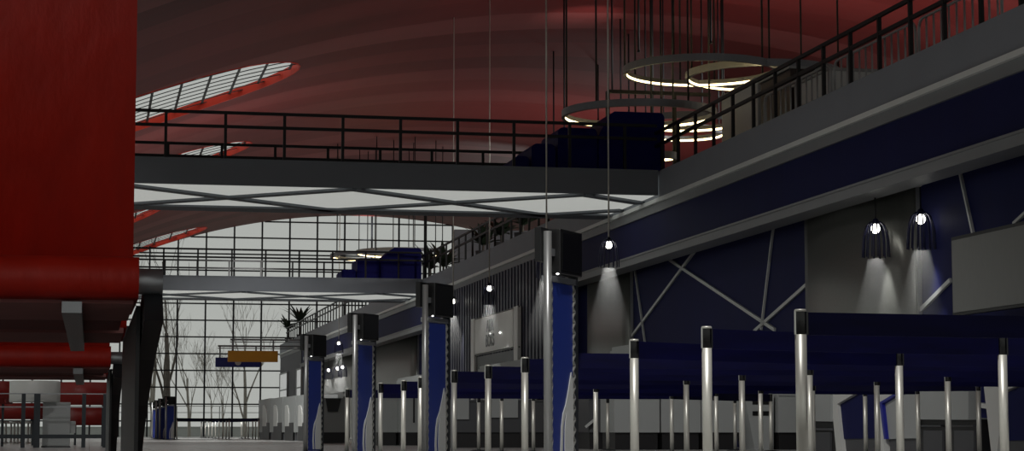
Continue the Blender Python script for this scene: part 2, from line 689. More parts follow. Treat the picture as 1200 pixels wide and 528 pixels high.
# steel cladding panels
def steel_panel(xa, xb, ztop, label):
    ya, yb = Yx(xb, WX - .1), Yx(xa, WX - .1)
    t = thing('steel_wall_panel', label, 'wall panel', (WX - 0.15, ya, 0), 0, 'steel panels on the navy wall')
    nseg = 12
    mb = MB()
    poly = []
    for i in range(nseg + 1):
        u = i / nseg
        poly.append((-0.3 * math.sin(math.pi * u) ** 0.8, (yb - ya) * u, 0))
    poly += [(0.13, yb - ya, 0), (0.13, 0, 0)]
    mb.prism(poly, (0, 0, ztop), smooth=True)
    mb.build('cladding', M_steelp, t)
    MB().box(0.06, 0.14, -0.03, yb - ya + 0.03, 0, ztop - 0.05).build('back_frame', M_steel, t)
    return t


steel_panel(945, 1072, 4.95, 'tall brushed steel wall panel behind the two near pendant lamps')
steel_panel(690, 738, 4.95, 'brushed steel wall panel behind the lone pendant right of the tallest kiosk')
steel_panel(436, 489, 4.95, 'dull steel wall panel between the second and third kiosks')
steel_panel(370, 418, 4.95, 'farthest steel wall panel behind the cluster of small pendants')

# ------------------------------------------------------------------ railings
def railing(name, a, b, rails, posts, label, cat='railing', r=0.028, group=None, pw=0.07):
    a, b = Vector(a), Vector(b)
    t = thing(name, label, cat, a, 0, group)
    d = b - a
    for i, z in enumerate(rails):
        nm = 'top_rail' if i == 0 else 'mid_rail'
        MB().bar((0, 0, z), d + Vector((0, 0, z)), 0.06, 0.075).build(nm, M_rail, t)
    dn = d.normalized()
    first = None
    for s in posts:
        if first is None:
            first = MB().box(-pw / 2, pw / 2, -pw / 2, pw / 2, 0, rails[0]).build('post', M_rail, t)
            first.location = dn * s
        else:
            c = first.copy()
            COL.objects.link(c)
            c.location = dn * s
            c.parent = t
    return t


gp0, gp1 = 26.0, WY - 4
gposts = []
y = Yx(853, GX, .49)
while y > gp0 + 1.5:
    y -= 1.47
while y < gp1:
    gposts.append(y)
    y += 1.47
for (ya, yb, lb) in ((gp0, 50.4, 'black gallery railing on the right, sloping up to the top right corner'), (55.9, 88.3, 'black gallery railing between the two footbridges'),
                     (93.2, gp1, 'farthest black gallery railing beyond the far footbridge')):
    railing('gallery_railing', (GX + 0.12, ya, GZ), (GX + 0.12, yb, GZ), (1.06, 0.72), [p - ya for p in gposts if ya + .05 < p < yb], lb, group='gallery edge railings')


def footbridge(y0, y1, xa, xb, label, rl_near, rl_far):
    zt, zb = GZ - 0.02, 6.3
    t = thing('footbridge', label, 'footbridge', (0, y0, 0), 0, 'footbridges crossing the hall')
    D = y1 - y0
    MB().box(xa, xb, 0.1, D, zt - 0.12, zt).build('deck', M_bridge, t)
    fa = MB().box(xa, xb, -0.02, 0.1, zb, zt)
    fa.box(xa, xb, -0.05, 0.1, zt - 0.01, zt + 0.025)
    fa.build('near_fascia', M_bridge, t)
    MB().box(xa, xb, D - 0.12, D, zb, zt - 0.12).build('far_fascia', M_bridge, t)
    MB().box(xa, xb, 0.1, D - 0.12, zb + 0.02, zb + 0.08).build('luminous_soffit', M_soffit, t)
    MB().box(xa, xb, D - 1.0, D, zb - 0.05, zb + 0.0).build('far_edge_beam', M_bridge, t)
    # cross braces
    c0 = P(272, 227, Z=zb).x
    c1 = P(540, 233, Z=zb).x
    bay = c1 - c0
    k = -6
    while c0 + (k - 0.5) * bay < xb - 0.5:
        l, r = c0 + (k - 0.5) * bay, c0 + (k + 0.5) * bay
        k += 1
        if r < xa:
            continue
        for (p, q, dz) in (((l, 0.15), (r, D - 0.5), 0), ((l, D - 0.5), (r, 0.15), 0.012)):
            p, q = Vector((p[0], p[1], zb - 0.02 + dz)), Vector((q[0], q[1], zb - 0.02 + dz))
            if q.x > xb:
                s = (xb - p.x) / (q.x - p.x)
                q = p.lerp(q, s)
            MB().bar(p, q, 0.36, 0.06).build('cross_brace', M_bridge, t)
    ps = []
    sp = 1.43
    off = (P(194.5, 150, Y=y0).x - xa) % sp
    x = off
    while x < xb - xa:
        ps.append(x)
        x += sp
    railing('bridge_railing', (xa, y0 + 0.05, zt + 0.02), (xb, y0 + 0.05, zt + 0.02), (1.14, 0.80), ps, rl_near, group='footbridge railings')
    ps2 = [p_ + 0.25 for p_ in ps if p_ + 0.25 < xb - xa]
    railing('bridge_railing', (xa, y1 - 0.1, zt + 0.0), (xb, y1 - 0.1, zt + 0.0), (1.14, 0.80), ps2, rl_far, group='footbridge railings')
    return t


footbridge(49.6, 55.2, -9.0, GX - 0.06, 'near charcoal footbridge with luminous white soffit and crossed braces',
           'front black railing on the near footbridge', 'rear black railing on the near footbridge')
footbridge(87.3, 93.0, -9.0, GX - 0.06, 'far charcoal footbridge with luminous soffit, before the glazed end wall',
           'front black railing on the far footbridge', 'rear black railing on the far footbridge')

# black guard frame at the gallery end of the near bridge
gf = thing('guard_frame', 'tall black guard frame behind the largest navy booth on the near footbridge', 'guard frame', (0, 55.6, GZ))
pA = P(712, 107, Y=55.6); pB = P(800, 113, Y=55.6); pC = P(790, 113, Y=55.6)
MB().bar((pA.x, 0, pA.z - GZ), (17.2, 0, pA.z - GZ), 0.09, 0.10).build('top_bar', M_rail, gf)
for x in (pA.x, pC.x):
    MB().box(x - 0.05, x + 0.05, -0.05, 0.05, 0 if x > GX else -0.02, pA.z - GZ).build('post', M_rail, gf)

# navy booths (rounded boxes)
def booth(xa, xb, ztop, y0, depth, z0, label, chamf=0.0):
    t = thing('navy_booth', label, 'booth', ((xa + xb) / 2, y0, z0), 0, 'navy booths on the footbridges')
    h = ztop - z0
    w = (xb - xa) / 2
    r = min(0.14, h * 0.3)
    poly = [(-w, 0, 0.0)]
    if chamf:
        poly += [(-w, 0, h * 0.62), (-w + 0.05, 0, h * 0.68), (-w + chamf, 0, h - 0.06), (-w + chamf + 0.1, 0, h)]
    else:
        for k in range(6):
            a = math.pi - k / 5 * math.pi / 2
            poly.append((-w + r + r * math.cos(a), 0, h - r + r * math.sin(a)))
    for k in range(6):
        a = math.pi / 2 - k / 5 * math.pi / 2
        poly.append((w - r + r * math.cos(a), 0, h - r + r * math.sin(a)))
    poly.append((w, 0, 0))
    MB().prism(poly, (0, depth, 0)).build('shell', M_booth, t)
    q = MB()
    q.box(-w - 0.012, w + 0.012, 0.02, depth - 0.02, 0.0, 0.06)
    q.build('base_strip', M_black, t)
    return t


yb_ = 50.6
def XB(x, y=190, Y=yb_): return P(x, y, Y=Y).x
def ZB(x, y, Y=yb_): return P(x, y, Y=Y).z
zf = GZ - 0.0
booth(XB(702), XB(779), ZB(740, 131), yb_, 2.0, zf, 'largest navy booth with a sloped shoulder at the gallery end of the near footbridge', 0.32)
booth(XB(655), XB(701), ZB(680, 149), yb_ + 0.1, 2.0, zf, 'mid sized navy booth beside the largest one on the near footbridge')
booth(XB(625), XB(653), ZB(640, 167), yb_ + 0.2, 2.0, zf, 'small navy booth, third in the descending row on the near footbridge')
booth(XB(605), XB(623.5), ZB(615, 181), yb_ + 0.3, 2.0, zf, 'lowest navy block at the left end of the booth row on the near footbridge')
yb2 = 88.6
def X2(x, y=320): return P(x, y, Y=yb2).x
def Z2(x, y): return P(x, y, Y=yb2).z
booth(X2(446), X2(494), Z2(470, 290), yb2, 2.0, zf, 'largest navy booth on the far footbridge beside the black mast', 0.5)
booth(X2(419), X2(445), Z2(430, 302), yb2 + .1, 2.0, zf, 'middle navy booth on the far footbridge')
booth(X2(401), X2(418), Z2(405, 315), yb2 + .2, 2.0, zf, 'lowest navy booth at the left end on the far footbridge')
# mast
ms = thing('black_mast', 'tall black mast beside the largest navy booth on the far footbridge', 'mast', (X2(494.5), yb2 + 0.1, zf))
MB().tube([(0.16, 0, 0), (0.16, 0, 4.6)], 0.07).build('pole', M_rail, ms)
MB().lathe([(0.16, 0), (0.16, 0.03)], (0.16, 0, 0)).build('base_plate', M_rail, ms)

# gallery back wall portion
gw = MB()
xg = P(533, 270, Y=122).x
gw.box(xg, 40, 122, 122.4, GZ, 12.6)
struct(gw.build('wall_gallery_back', M_concrete))

# ------------------------------------------------------------------ gallery objects
def barrier(xa, xb, label):
    X = 15.1
    ya, yb = Yx(xb, X, .47), Yx(xa, X, .47)
    L = yb - ya
    t = thing('crowd_barrier', label, 'barrier', (X, ya, GZ), 0, 'galvanised crowd barriers on the gallery')
    r, H = 0.2, 1.12
    pts = [(0, 0, 0.12)]
    for k in range(5):
        a = math.pi - k / 4 * math.pi / 2
        pts.append((0, r + r * math.cos(a), H - r + r * math.sin(a)))
    for k in range(5):
        a = math.pi / 2 - k / 4 * math.pi / 2
        pts.append((0, L - r + r * math.cos(a), H - r + r * math.sin(a)))
    pts += [(0, L, 0.12)]
    MB().tube(pts, 0.03, 8).build('frame', M_silver, t)
    br = MB().tube([(0, 0, 0.22), (0, L, 0.22)], 0.015, 6)
    y = 0.16
    while y < L - 0.1:
        br.tube([(0, y, 0.22), (0, y, H - 0.02)], 0.02, 6)
        y += 0.34
    br.build('upright_bars', M_silver, t)
    for y in (0.25, L - 0.25):
        MB().bar((-0.28, y, 0.02), (0.28, y, 0.02), 0.05, 0.04).bar((0, y, 0.0), (0, y, 0.24), 0.04, 0.04).build('foot', M_silver, t)
    return t


barrier(896, 974, 'galvanised crowd barrier in front of the dark wood doors on the gallery')
barrier(978, 1073, 'middle galvanised crowd barrier along the gallery behind the black rail')
barrier(1077, 1174, 'galvanised crowd barrier nearest the top right corner of the picture, on the gallery')

def gallery_cabinet(name, xa, xb, ytop, X, h, m, label, cat):
    ya, yb = Yx(xb, X, .45), Yx(xa, X, .45)
    t = thing(name, label, cat, (X, (ya + yb) / 2, GZ))
    MB().box(0, 1.2, -(yb - ya) / 2, (yb - ya) / 2, 0.08, h).build('body', m, t, bevel=0.02)
    MB().box(0.05, 1.15, -(yb - ya) / 2 + 0.05, (yb - ya) / 2 - 0.05, 0, 0.08).build('plinth', M_plinth, t)
    MB().box(-0.05, 1.25, -(yb - ya) / 2 - 0.04, (yb - ya) / 2 + 0.04, h, h + 0.06).build('top_cap', M_counter, t)
    return t


gallery_cabinet('pale_kiosk_block', 846, 888, 95, 16.4, 2.3, M_pale, 'pale grey clad block on the gallery left of the dark wood cabinet', 'kiosk block')
gallery_cabinet('wood_cabinet', 892, 927, 85, 16.4, 2.15, M_wood, 'dark brown wood cabinet on the gallery behind the crowd barrier', 'cabinet')
gallery_cabinet('grey_cabinet', 931, 972, 80, 16.4, 1.65, M_pale, 'grey cabinet on the gallery behind the left barrier bars', 'cabinet')


# ------------------------------------------------------------------ ring lights
def ring_light(cx, cy, z, D, label, ncab=5, a0=0.3):
    t = thing('ring_light', label, 'ring light', (cx, cy, z), 0, 'hanging ring lights')
    n = 56
    ro, ri, h = D / 2, D / 2 - 0.1, 0.2
    def ringmesh(ro, ri, z0, z1):
        vs_, fs = [], []
        for k in range(n):
            a = 2 * math.pi * k / n
            for r, zz in ((ro, z0), (ro, z1), (ri, z1), (ri, z0)):
                vs_.append((r * math.cos(a), r * math.sin(a), zz))
        for k in range(n):
            j = (k + 1) % n
            for q in range(4):
                q2 = (q + 1) % 4
                fs.append((k * 4 + q, j * 4 + q, j * 4 + q2, k * 4 + q2))
        return MB().add(vs_, fs)
    ringmesh(ro, ri, 0, h).build('ring_body', M_ring, t)
    ringmesh(ri + 0.002, ri - 0.004, 0.012, 0.075).build('light_strip', M_led, t)
    for k in range(ncab):
        a = a0 + 2 * math.pi * k / ncab
        x, y = (ro - 0.05) * math.cos(a), (ro - 0.05) * math.sin(a)
        MB().tube([(x, y, h), (x, y, CZ(cx + x) + 0.1 - z)], 0.028, 6).build('cable', M_cable, t)
    return t


def ring_at(xc, yc, wpx, z, label, nc=5, a0=0.3):
    c = P(xc, yc, Z=z)
    a, b = P(xc - wpx / 2, yc, Z=z), P(xc + wpx / 2, yc, Z=z)
    return ring_light(c.x, c.y, z - 0.1, (b - a).length, label, nc, a0)


ring_at(821, 83, 182, 10.5, 'upper left ring light with cables, hanging over the gallery', 5, 0.3)
ring_at(894, 89, 182, 10.5, 'upper right ring light crossing behind the gallery handrail', 5, 0.7)
ring_at(749, 134, 182, 9.2, 'lower ring light hanging just behind the largest navy booth', 5, 0.1)
ring_at(806, 143, 120, 10.2, 'farther ring light seen between the booth and the pale block', 4, 0.5)
ring_at(800, 156, 100, 10.4, 'small far ring light seen low behind the gallery handrail', 4, 0.2)
ring_at(776, 183, 34, 7.9, 'smallest ring light low beside the right end of the booth row', 3, 0.2)
ring_at(440, 300, 106, 10.2, 'ring light hanging beyond the far footbridge before the window wall', 6, 0.4)
ring_at(470, 296, 106, 10.6, 'ring light partly hidden behind the far navy booth', 6, 0.2)


# slim tubes hanging from the ceiling
def rod(x, yt, yb, Y, label):
    p1 = P(x, yb, Y=Y)
    zt = CZ(p1.x) + 0.1
    if yt > 0:
        c = ceil_hit(x, yt)
        p1 = P(x, yb, Y=c.y)
        zt = CZ(p1.x) + 0.1
    t = thing('hanging_rod', label, 'hanging rod', (p1.x, p1.y, p1.z), 0, 'slim dark rods hanging from the ceiling')
    MB().tube([(0, 0, 0), (0, 0, zt - p1.z)], 0.035, 6).build('rod', M_cable, t)
    MB().lathe([(0.05, 0), (0.05, 0.06)], (0, 0, -0.03), 8).build('end_fitting', M_black, t)


rod(649, 60, 215, 85, 'slim dark rod hanging left of the lower ring light, its top in the ceiling')
rod(661.5, 0, 190, 70, 'long dark rod dropping behind the two navy booths from the top edge')
rod(717.5, 0, 108, 66, 'thickest dark rod running down to the black guard frame')
rod(727.5, 22, 120, 88, 'dark rod just right of the thick rod over the guard frame')
rod(737, 40, 130, 92, 'short dark rod by the left tip of the upper left ring light')
rod(748.5, 0, 60, 62, 'dark rod ending in the air above the upper left ring light')
rod(833, 0, 50, 60, 'dark rod ending in the air between the two upper rings')
rod(701, 76, 140, 96, 'short dark rod between the lower ring and the bright cable')


# ------------------------------------------------------------------ pendants
def make_pendant(label):
    t = thing('pendant_lamp', label, 'pendant lamp', (0, 0, 0), 0, 'ribbed pendant lamps along the gallery')
    sh = MB()
    n = 14
    for k in range(n):
        a = 2 * math.pi * k / n
        pts = []
        for (r, z) in ((0.03, 0.36), (0.10, 0.345), (0.17, 0.28), (0.215, 0.16), (0.24, 0.0), (0.25, -0.16), (0.255, -0.32)):
            pts.append((r * math.cos(a), r * math.sin(a), z))
        sh.tube(pts, 0.014, 5)
    sh.build('shade_ribs', M_shade, t)
    MB().lathe([(0.02, 0.42), (0.05, 0.40), (0.075, 0.33), (0.07, 0.31)], n=14).build('cap', M_shade, t)
    MB().lathe([(0.001, 0.13), (0.05, 0.145), (0.085, 0.2), (0.08, 0.26), (0.05, 0.31), (0.001, 0.32)], n=14).build('bulb', M_bulb, t)
    MB().lathe([(0.001, -0.34), (0.16, -0.34), (0.60, -2.05), (0.001, -2.05)], n=20).build('lit_haze', M_haze, t)
    return t


PEND = [(1026, 268, 14.45, 4.76, 'pendant lamp hanging in front of the middle of the tall near steel panel'),
        (1079, 257, 14.72, 4.76, 'pendant lamp at the right edge of the tall near steel panel'),
        (713.5, 287, 12.4, 0, 'lone pendant lamp on a long cable just right of the tallest kiosk'),
        (573.5, 338, 13.2, 0, 'pendant lamp hanging above the white sign board on the ribbed wall'),
        (531, 353, 13.6, 0, 'pendant lamp partly behind the right side of the second tallest kiosk'),
        (397, 402, 13.6, 0, 'uppermost of the small far pendants between the two smaller near kiosks'),
        (385, 433.5, 13.9, 4.7, 'leftmost low pendant of the far cluster beside the fourth kiosk'),
        (395.5, 431.5, 13.9, 4.7, 'middle low pendant of the far cluster'),
        (401.5, 430, 13.9, 4.7, 'rightmost low pendant of the far cluster by the third kiosk'),
        (640.5, 300, 11.0, 0, 'pendant whose bright cable drops behind the tallest kiosk')]
pp = None
for i, (x, y, X, ztop, lb) in enumerate(PEND):
    q = P(x, y, X=X) - Vector((0, 0, 0.22))
    if pp is None:
        pp = make_pendant(lb)
        o = pp
        o.location = q
    else:
        o = dup(pp, q, 0, lb)
    zt = ztop if ztop else CZ(q.x) + 0.1
    MB().tube([(0, 0, 0.38), (0, 0, zt - q.z)], 0.022 if ztop == 0 else 0.014, 6).build('cable', M_cablel if ztop == 0 else M_cable, o)
    ld = bpy.data.lights.new('pendant_light', 'SPOT')
    ld.energy = 240 if i < 2 else 420
    ld.spot_size = math.radians(42)
    ld.spot_blend = 0.6
    ld.shadow_soft_size = 0.05
    ld.color = (1, 1, 0.96)
    lo = bpy.data.objects.new('pendant_light', ld)
    COL.objects.link(lo)
    lo.location = (q.x, q.y, q.z + 0.1)

# ------------------------------------------------------------------ screen on the right
X = 13.6
ya, yb = Yx(1206, X, .2), Yx(1112.5, X, .2)
ya -= 2.2
zt = P(1112, 278, X=X).z
zb = P(1114, 370, X=X).z
sc_ = thing('wall_screen', 'large blank grey display in a black frame beside the near pendants', 'display', (X, (ya + yb) / 2, zb))
hw = (yb - ya) / 2
MB().box(0.04, 0.16, -hw, hw, 0, zt - zb).build('housing', M_black, sc_)
MB().box(0.02, 0.045, -hw + .05, hw - .06, 0.05, zt - zb - .06).build('screen', M_screen, sc_)
for y in (-hw * .6, hw * .6):
    MB().bar((0.16, y, (zt - zb) / 2), (WX - X - 0.0, y, (zt - zb) / 2), 0.1, 0.1).build('wall_bracket', M_black, sc_)

# ------------------------------------------------------------------ sign board on ribbed wall
X = 13.85
def SG(x, y): return P(x, y, X=X)
yb, ya = SG(557, 390).y, SG(602, 390).y
zt, zb = (SG(557, 373.5).z + SG(602, 363).z) / 2, (SG(557, 414.7).z + SG(602, 406).z) / 2
sg = thing('sign_board', 'pale grey lettered sign board on two posts before the ribbed wall', 'sign', (X, (ya + yb) / 2, 0))
hw = (yb - ya) / 2
MB().box(-0.02, 0.06, -hw, hw, zb, zt).build('board', M_signb, sg, bevel=0.01)
for y in (-hw - 0.45, hw + 0.4):
    MB().box(-0.03, 0.09, y - 0.32, y + 0.32, 0, zt + 0.06).build('post', M_signb, sg)
MB().box(0.0, 0.05, -hw - 0.8, hw + 0.8, zb - 0.06, zb - 0.02).box(0.0, 0.05, -hw - .8, hw + .8, zt + .02, zt + .05).build('cross_rail', M_letter, sg)
MB().box(0.05, 0.08, -hw, hw, zb - 1.2, zb - 0.1).build('dark_opening', M_black, sg)
for (txt, zz) in (('ALIA', 0.56), ('BOKS', 0.14)):
    cu = bpy.data.curves.new('lettering', 'FONT')
    cu.body = txt
    cu.size = 0.62 * (zt - zb) / 1.25
    cu.extrude = 0.01
    cu.align_x = 'CENTER'
    tmp = bpy.data.objects.new('tmp', cu)
    COL.objects.link(tmp)
    dg = bpy.context.evaluated_depsgraph_get()
    me = bpy.data.meshes.new_from_object(tmp.evaluated_get(dg))
    bpy.data.objects.remove(tmp)
    me.materials.clear()
    me.materials.append(M_letter)
    lo = bpy.data.objects.new('lettering', me)
    COL.objects.link(lo)
    lo.parent = sg
    lo.rotation_euler = (math.pi / 2, 0, -math.pi / 2)
    lo.location = (-0.035, 0.5, zb + (zt - zb) * zz)
sp = MB()
sp.lathe([(0.001, -0.05), (0.05, 0), (0.001, 0.05)], (-0.08, SG(588.5, 390).y - (ya + yb) / 2, SG(588.5, 389.5).z), 10)
sp.lathe([(0.001, -0.028), (0.028, 0), (0.001, 0.028)], (-0.08, SG(577, 390).y - (ya + yb) / 2, SG(577, 390.5).z), 10)
sp.build('highlight_spot', M_spot, sg)  # glowing beads put in for bright highlights on the board

# ------------------------------------------------------------------ kiosks
KA = math.radians(35.5)
KW = 0.62


def make_kiosk(label):
    """local x = along the face, local -y = face normal"""
    t = thing('totem_kiosk', label, 'kiosk', (0, 0, 0), 0, 'tall blue totem kiosks')
    MB().tube([(0.03, 0, 0), (0.03, 0, 2.0)], 0.034, 14).build('round_pole', M_kpole, t)
    MB().box(KW - 0.05, KW, -0.03, 0.04, 0, 1.66).build('side_post', M_dleg, t)
    p0, p1 = 0.085, KW - 0.10
    MB().box(p0, p1, -0.02, 0.02, 0.03, 1.58).build('panel', M_kblue, t)
    w = p1 - p0
    def U(u, y):   # panel fraction, photo row -> local
        return (p0 + u * w, 0, 0.35 + (506 - y) / 144.0)
    left = [(0.9, 434), (0.84, 442), (0.76, 455), (0.62, 473), (0.48, 484), (0.40, 500), (0.36, 528), (0.40, 548)]
    slitl = [(0.62, 482), (0.50, 498), (0.46, 526), (0.49, 543)]
    slitr = [(0.60, 543), (0.57, 526), (0.58, 500), (0.64, 486)]
    sw = MB()
    off = (0, -0.006, 0)
    def pl(pts):
        sw.prism([Vector(U(*p)) + Vector((0, -0.0205, 0)) for p in pts], off)
    pl([(0.9, 434), (0.84, 442), (0.76, 455), (0.62, 473), (0.66, 480), (1.0, 480), (0.98, 445)])
    pl([(0.62, 473), (0.48, 484), (0.40, 500), (0.36, 528), (0.40, 548), (0.50, 548), (0.46, 526), (0.50, 498), (0.62, 482), (0.66, 480)])
    pl([(0.66, 480), (0.64, 486), (0.58, 500), (0.57, 526), (0.60, 548), (1.0, 548), (1.0, 480)])
    sw.build('emblem', M_kgrey, t)
    for (xa, xb, yy) in ((p1 + 0.002, KW - 0.052, -0.02), (p0 - 0.022, p0 - 0.002, -0.015)):
        la = MB()
        z = 0.05
        q = 0
        while z < 1.55:
            a, b = (xa, xb) if q % 2 == 0 else (xb, xa)
            la.bar((a, yy, z), (b, yy, z + 0.045), 0.012, 0.02, up=(0, 1, 0))
            z += 0.045
            q += 1
        la.box(min(xa, xb), max(xa, xb), yy + 0.012, yy + 0.018, 0.04, 1.57)
        la.build('lattice_strip', M_steel, t)
    MB().box(0.02, KW, -0.03, 0.05, 1.585, 1.635).build('cross_bar', M_bmet, t)
    MB().box(-0.03, 0.2, 0.035, 0.09, 1.75, 2.03).build('back_plate', M_black, t)
    bx = MB().box(0.14, KW, -0.07, 0.05, 1.655, 2.03).build('monitor_box', M_black, t, bevel=0.008)
    MB().box(0.17, KW - 0.03, -0.076, -0.069, 1.69, 2.0).build('monitor_screen', mat('dark_screen', (14, 14, 15), 0.3, 0, 5, 0.1), bx)
    MB().box(0.05, 0.14, -0.02, 0.03, 1.80, 1.86).build('arm', M_bmet, t)
    MB().box(-0.05, KW + 0.03, -0.07, 0.1, 0, 0.02).build('base_plate', M_dleg, t)
    MB().lathe([(0.001, 0), (0.018, 0.01), (0.001, 0.02)], (0.10, -0.06, 1.64), 8).build('status_light', M_spot, t)
    return t


kp = [(640, 266), (497, 330), (415, 366), (358, 391), (194, 464), (187, 466.5), (182.5, 468.5), (178, 470.5)]
klab = ['tallest totem kiosk, nearest, in front of the ribbed wall and steel panel', 'second tallest totem kiosk left of the ribbed wall',
        'third totem kiosk from the right, left of the second tallest', 'fourth totem kiosk from the right, beside the far pendant cluster',
        'nearest of the four tiny far totem kiosks, beside the far barrier posts', 'second of the four tiny far totem kiosks from the right',
        'third of the four tiny far totem kiosks from the right', 'farthest tiny totem kiosk next to the dark bench leg']
k0 = None
for (x, y), lb in zip(kp, klab):
    q = P(x, y, Z=2.03)
    far = q.y > 60
    loc = (q.x, q.y, 0)
    rz = math.pi / 2 - KA if not far else math.radians(40)
    if k0 is None:
        k0 = make_kiosk(lb)
        k0.location = loc
        k0.rotation_euler = (0, 0, rz)
    else:
        dup(k0, loc, rz, lb)


# ------------------------------------------------------------------ barrier posts
def make_post(label):
    t = thing('barrier_post', label, 'barrier post', (0, 0, 0), 0, 'steel barrier posts')
    MB().lathe([(0.033, 0.02), (0.033, 0.905)], n=18).build('post', M_post, t)
    MB().lathe([(0.031, 0.905), (0.033, 0.91), (0.033, 1.035), (0.031, 1.045)], n=18).build('belt_head', M_cap, t)
    MB().lathe([(0.035, 1.035), (0.035, 1.046), (0.030, 1.05)], n=18).build('top_cap', M_post, t)
    e = MB()
    for a in (math.radians(188),):
        e.bar((0.0325 * math.cos(a), 0.0325 * math.sin(a), 0.905), (0.0325 * math.cos(a), 0.0325 * math.sin(a), 1.04), 0.012, 0.012, up=(1, 0, 0))
    e.build('belt_slot_edge', M_steel, t)
    MB().lathe([(0.16, 0.0), (0.16, 0.008), (0.12, 0.018), (0.035, 0.028)], n=24).build('base', M_dleg, t)
    return t


colA = [P(x, y, Z=1.05) for x, y in ((938, 362), (828, 382), (743, 397), (657, 411), (615, 418), (572, 427), (532, 433), (493, 441), (473, 445), (446, 448), (407, 455))]
colB = [P(x, y, Z=1.05) for x, y in ((1174, 392), (1053, 408), (948, 422), (869, 430), (804, 436), (742, 442), (698, 447), (625, 460), (588, 460), (561, 462))]
colC = [P(x, y, Z=1.05) for x, y in ((1110, 431), (1027, 437), (952, 445), (891, 449), (839, 453), (787, 457), (712, 463))]
colD = [P(x, y, Z=1.05) for x, y in ((1146, 445), (1075, 450), (1013.5, 453), (903, 460.5), (861, 463))]
post0 = None
NPOST = 0


def place_post(q, label, zs=1.0):
    global post0, NPOST
    loc = (q.x, q.y, 0)
    if post0 is None:
        post0 = make_post(label)
        post0.location = loc
        return post0
    return dup(post0, loc, 0, label)


for i, q in enumerate(colA):
    place_post(q, 'steel barrier post, %s from the front in the row beside the tall kiosks' % ORD[i])
for i, q in enumerate(colB):
    place_post(q, 'steel barrier post, %s from the front in the second row holding the banner ends' % ORD[i])
for i, q in enumerate(colC):
    place_post(q, 'free steel barrier post, %s from the front in the third row before the counters' % ORD[i])
for i, q in enumerate(colD):
    place_post(q, 'free steel barrier post, %s from the front in the row closest to the wall counters' % ORD[i])


def banner(a, b, label, group='navy barrier belts'):
    a, b = Vector((a.x, a.y, 0)), Vector((b.x, b.y, 0))
    d = b - a
    L = d.length
    dn = d / L
    nrm = Vector((-dn.y, dn.x, 0))
    n = 20
    mb = MB()
    vs_, fs = [], []
    s0, s1 = 0.034, L - 0.034
    for i in range(n + 1):
        u = i / n
        p = a + dn * (s0 + (s1 - s0) * u)
        wv = 0.010 * math.sin(u * 7.0 + a.y) * math.sin(math.pi * u)
        for (z, k) in ((0.903, 0.4), (1.033, 0.0)):
            for sgn in (-1, 1):
                q = p + nrm * (wv * (1 + k) + sgn * 0.003)
                vs_.append((q.x - a.x, q.y - a.y, z - 0.006 * math.sin(math.pi * u)))
    for i in range(n):
        o = i * 4
        e = o + 4
        fs += [(o, e, e + 2, o + 2), (o + 1, o + 3, e + 3, e + 1), (o + 2, e + 2, e + 3, o + 3), (o, o + 1, e + 1, e)]
    fs += [(0, 2, 3, 1), (n * 4, n * 4 + 1, n * 4 + 3, n * 4 + 2)]
    mb.add(vs_, fs, False)
    t = thing('barrier_belt', label, 'barrier belt', a, 0, group)
    mb.build('belt_cloth', M_belt, t)
    MB().bar(dn * s0 + Vector((0, 0, .904)), dn * s0 + Vector((0, 0, 1.032)), 0.02, 0.012, up=nrm).build('end_clip', M_cap, t)
    return t


V = Vector
hid = [V((6.95, colA[0].y, 0)), V((9.3, 13.9, 0)), V((9.4, 16.3, 0)), V((9.4, 17.1, 0)), V((9.4, 19.2, 0)), V((12.0, 21.2, 0)), V((12.0, 23.2, 0)), V((6.95, 29.8, 0)), V((12.0, 33.4, 0))]
rows = [[colA[0], hid[0]], [colA[1], colB[0], hid[1]], [colA[2], colB[1], hid[2]], [colA[3], hid[3]], [colA[4], colB[2], hid[4]],
        [colA[5], colB[3], colC[0], hid[5]], [colA[6], colB[4], colC[1], hid[6]], [colA[7], colB[5], colC[2], colD[0]],
        [colA[8], colB[6], colC[3], colD[1]], [colA[9], hid[7], colC[4]], [colA[10], colC[5], colD[3]]]
place_post(hid[7], 'steel barrier post standing behind the tallest kiosk')
for i, rw in enumerate(rows):
    for k in range(len(rw) - 1):
        banner(rw[k], rw[k + 1], 'navy barrier belt, %s row from the front, %s span from the tall kiosks' % (ORD[i], ORD[k]))

# far barrier rows
farA = [P(x, 506, X=6.75) for x in (268.4, 265, 261, 256.6, 252.4, 248.5, 244.6, 240.6, 236)]
farB = [P(x, 506, X=8.1) for x in (303, 299.5, 296, 291, 287.4, 283)]
for i, q in enumerate(farA):
    place_post(q, 'tiny far barrier post, %s from right in the long row before the window' % ORD[i])
for i, q in enumerate(farB):
    place_post(q, 'tiny far barrier post, %s from right in the short row by the far counters' % ORD[i])
fl = P(207.5, 489, Z=1.05)
place_post(fl, 'tiny far barrier post right beside the nearest tiny far kiosk')
banner(fl, farA[0], 'far navy belt from the tiny kiosks to the long post row')
for i in range(6):
    banner(farA[i], farB[i], 'tiny far navy belt linking the two far post rows, %s row from the front' % ORD[i])

# ------------------------------------------------------------------ check-in counters
def quad(pts, X=None, Y=None, off=(0.1, 0, 0), c=Vector((0, 0, 0))):
    return [P(x, y, X=X, Y=Y) - c for x, y in pts]


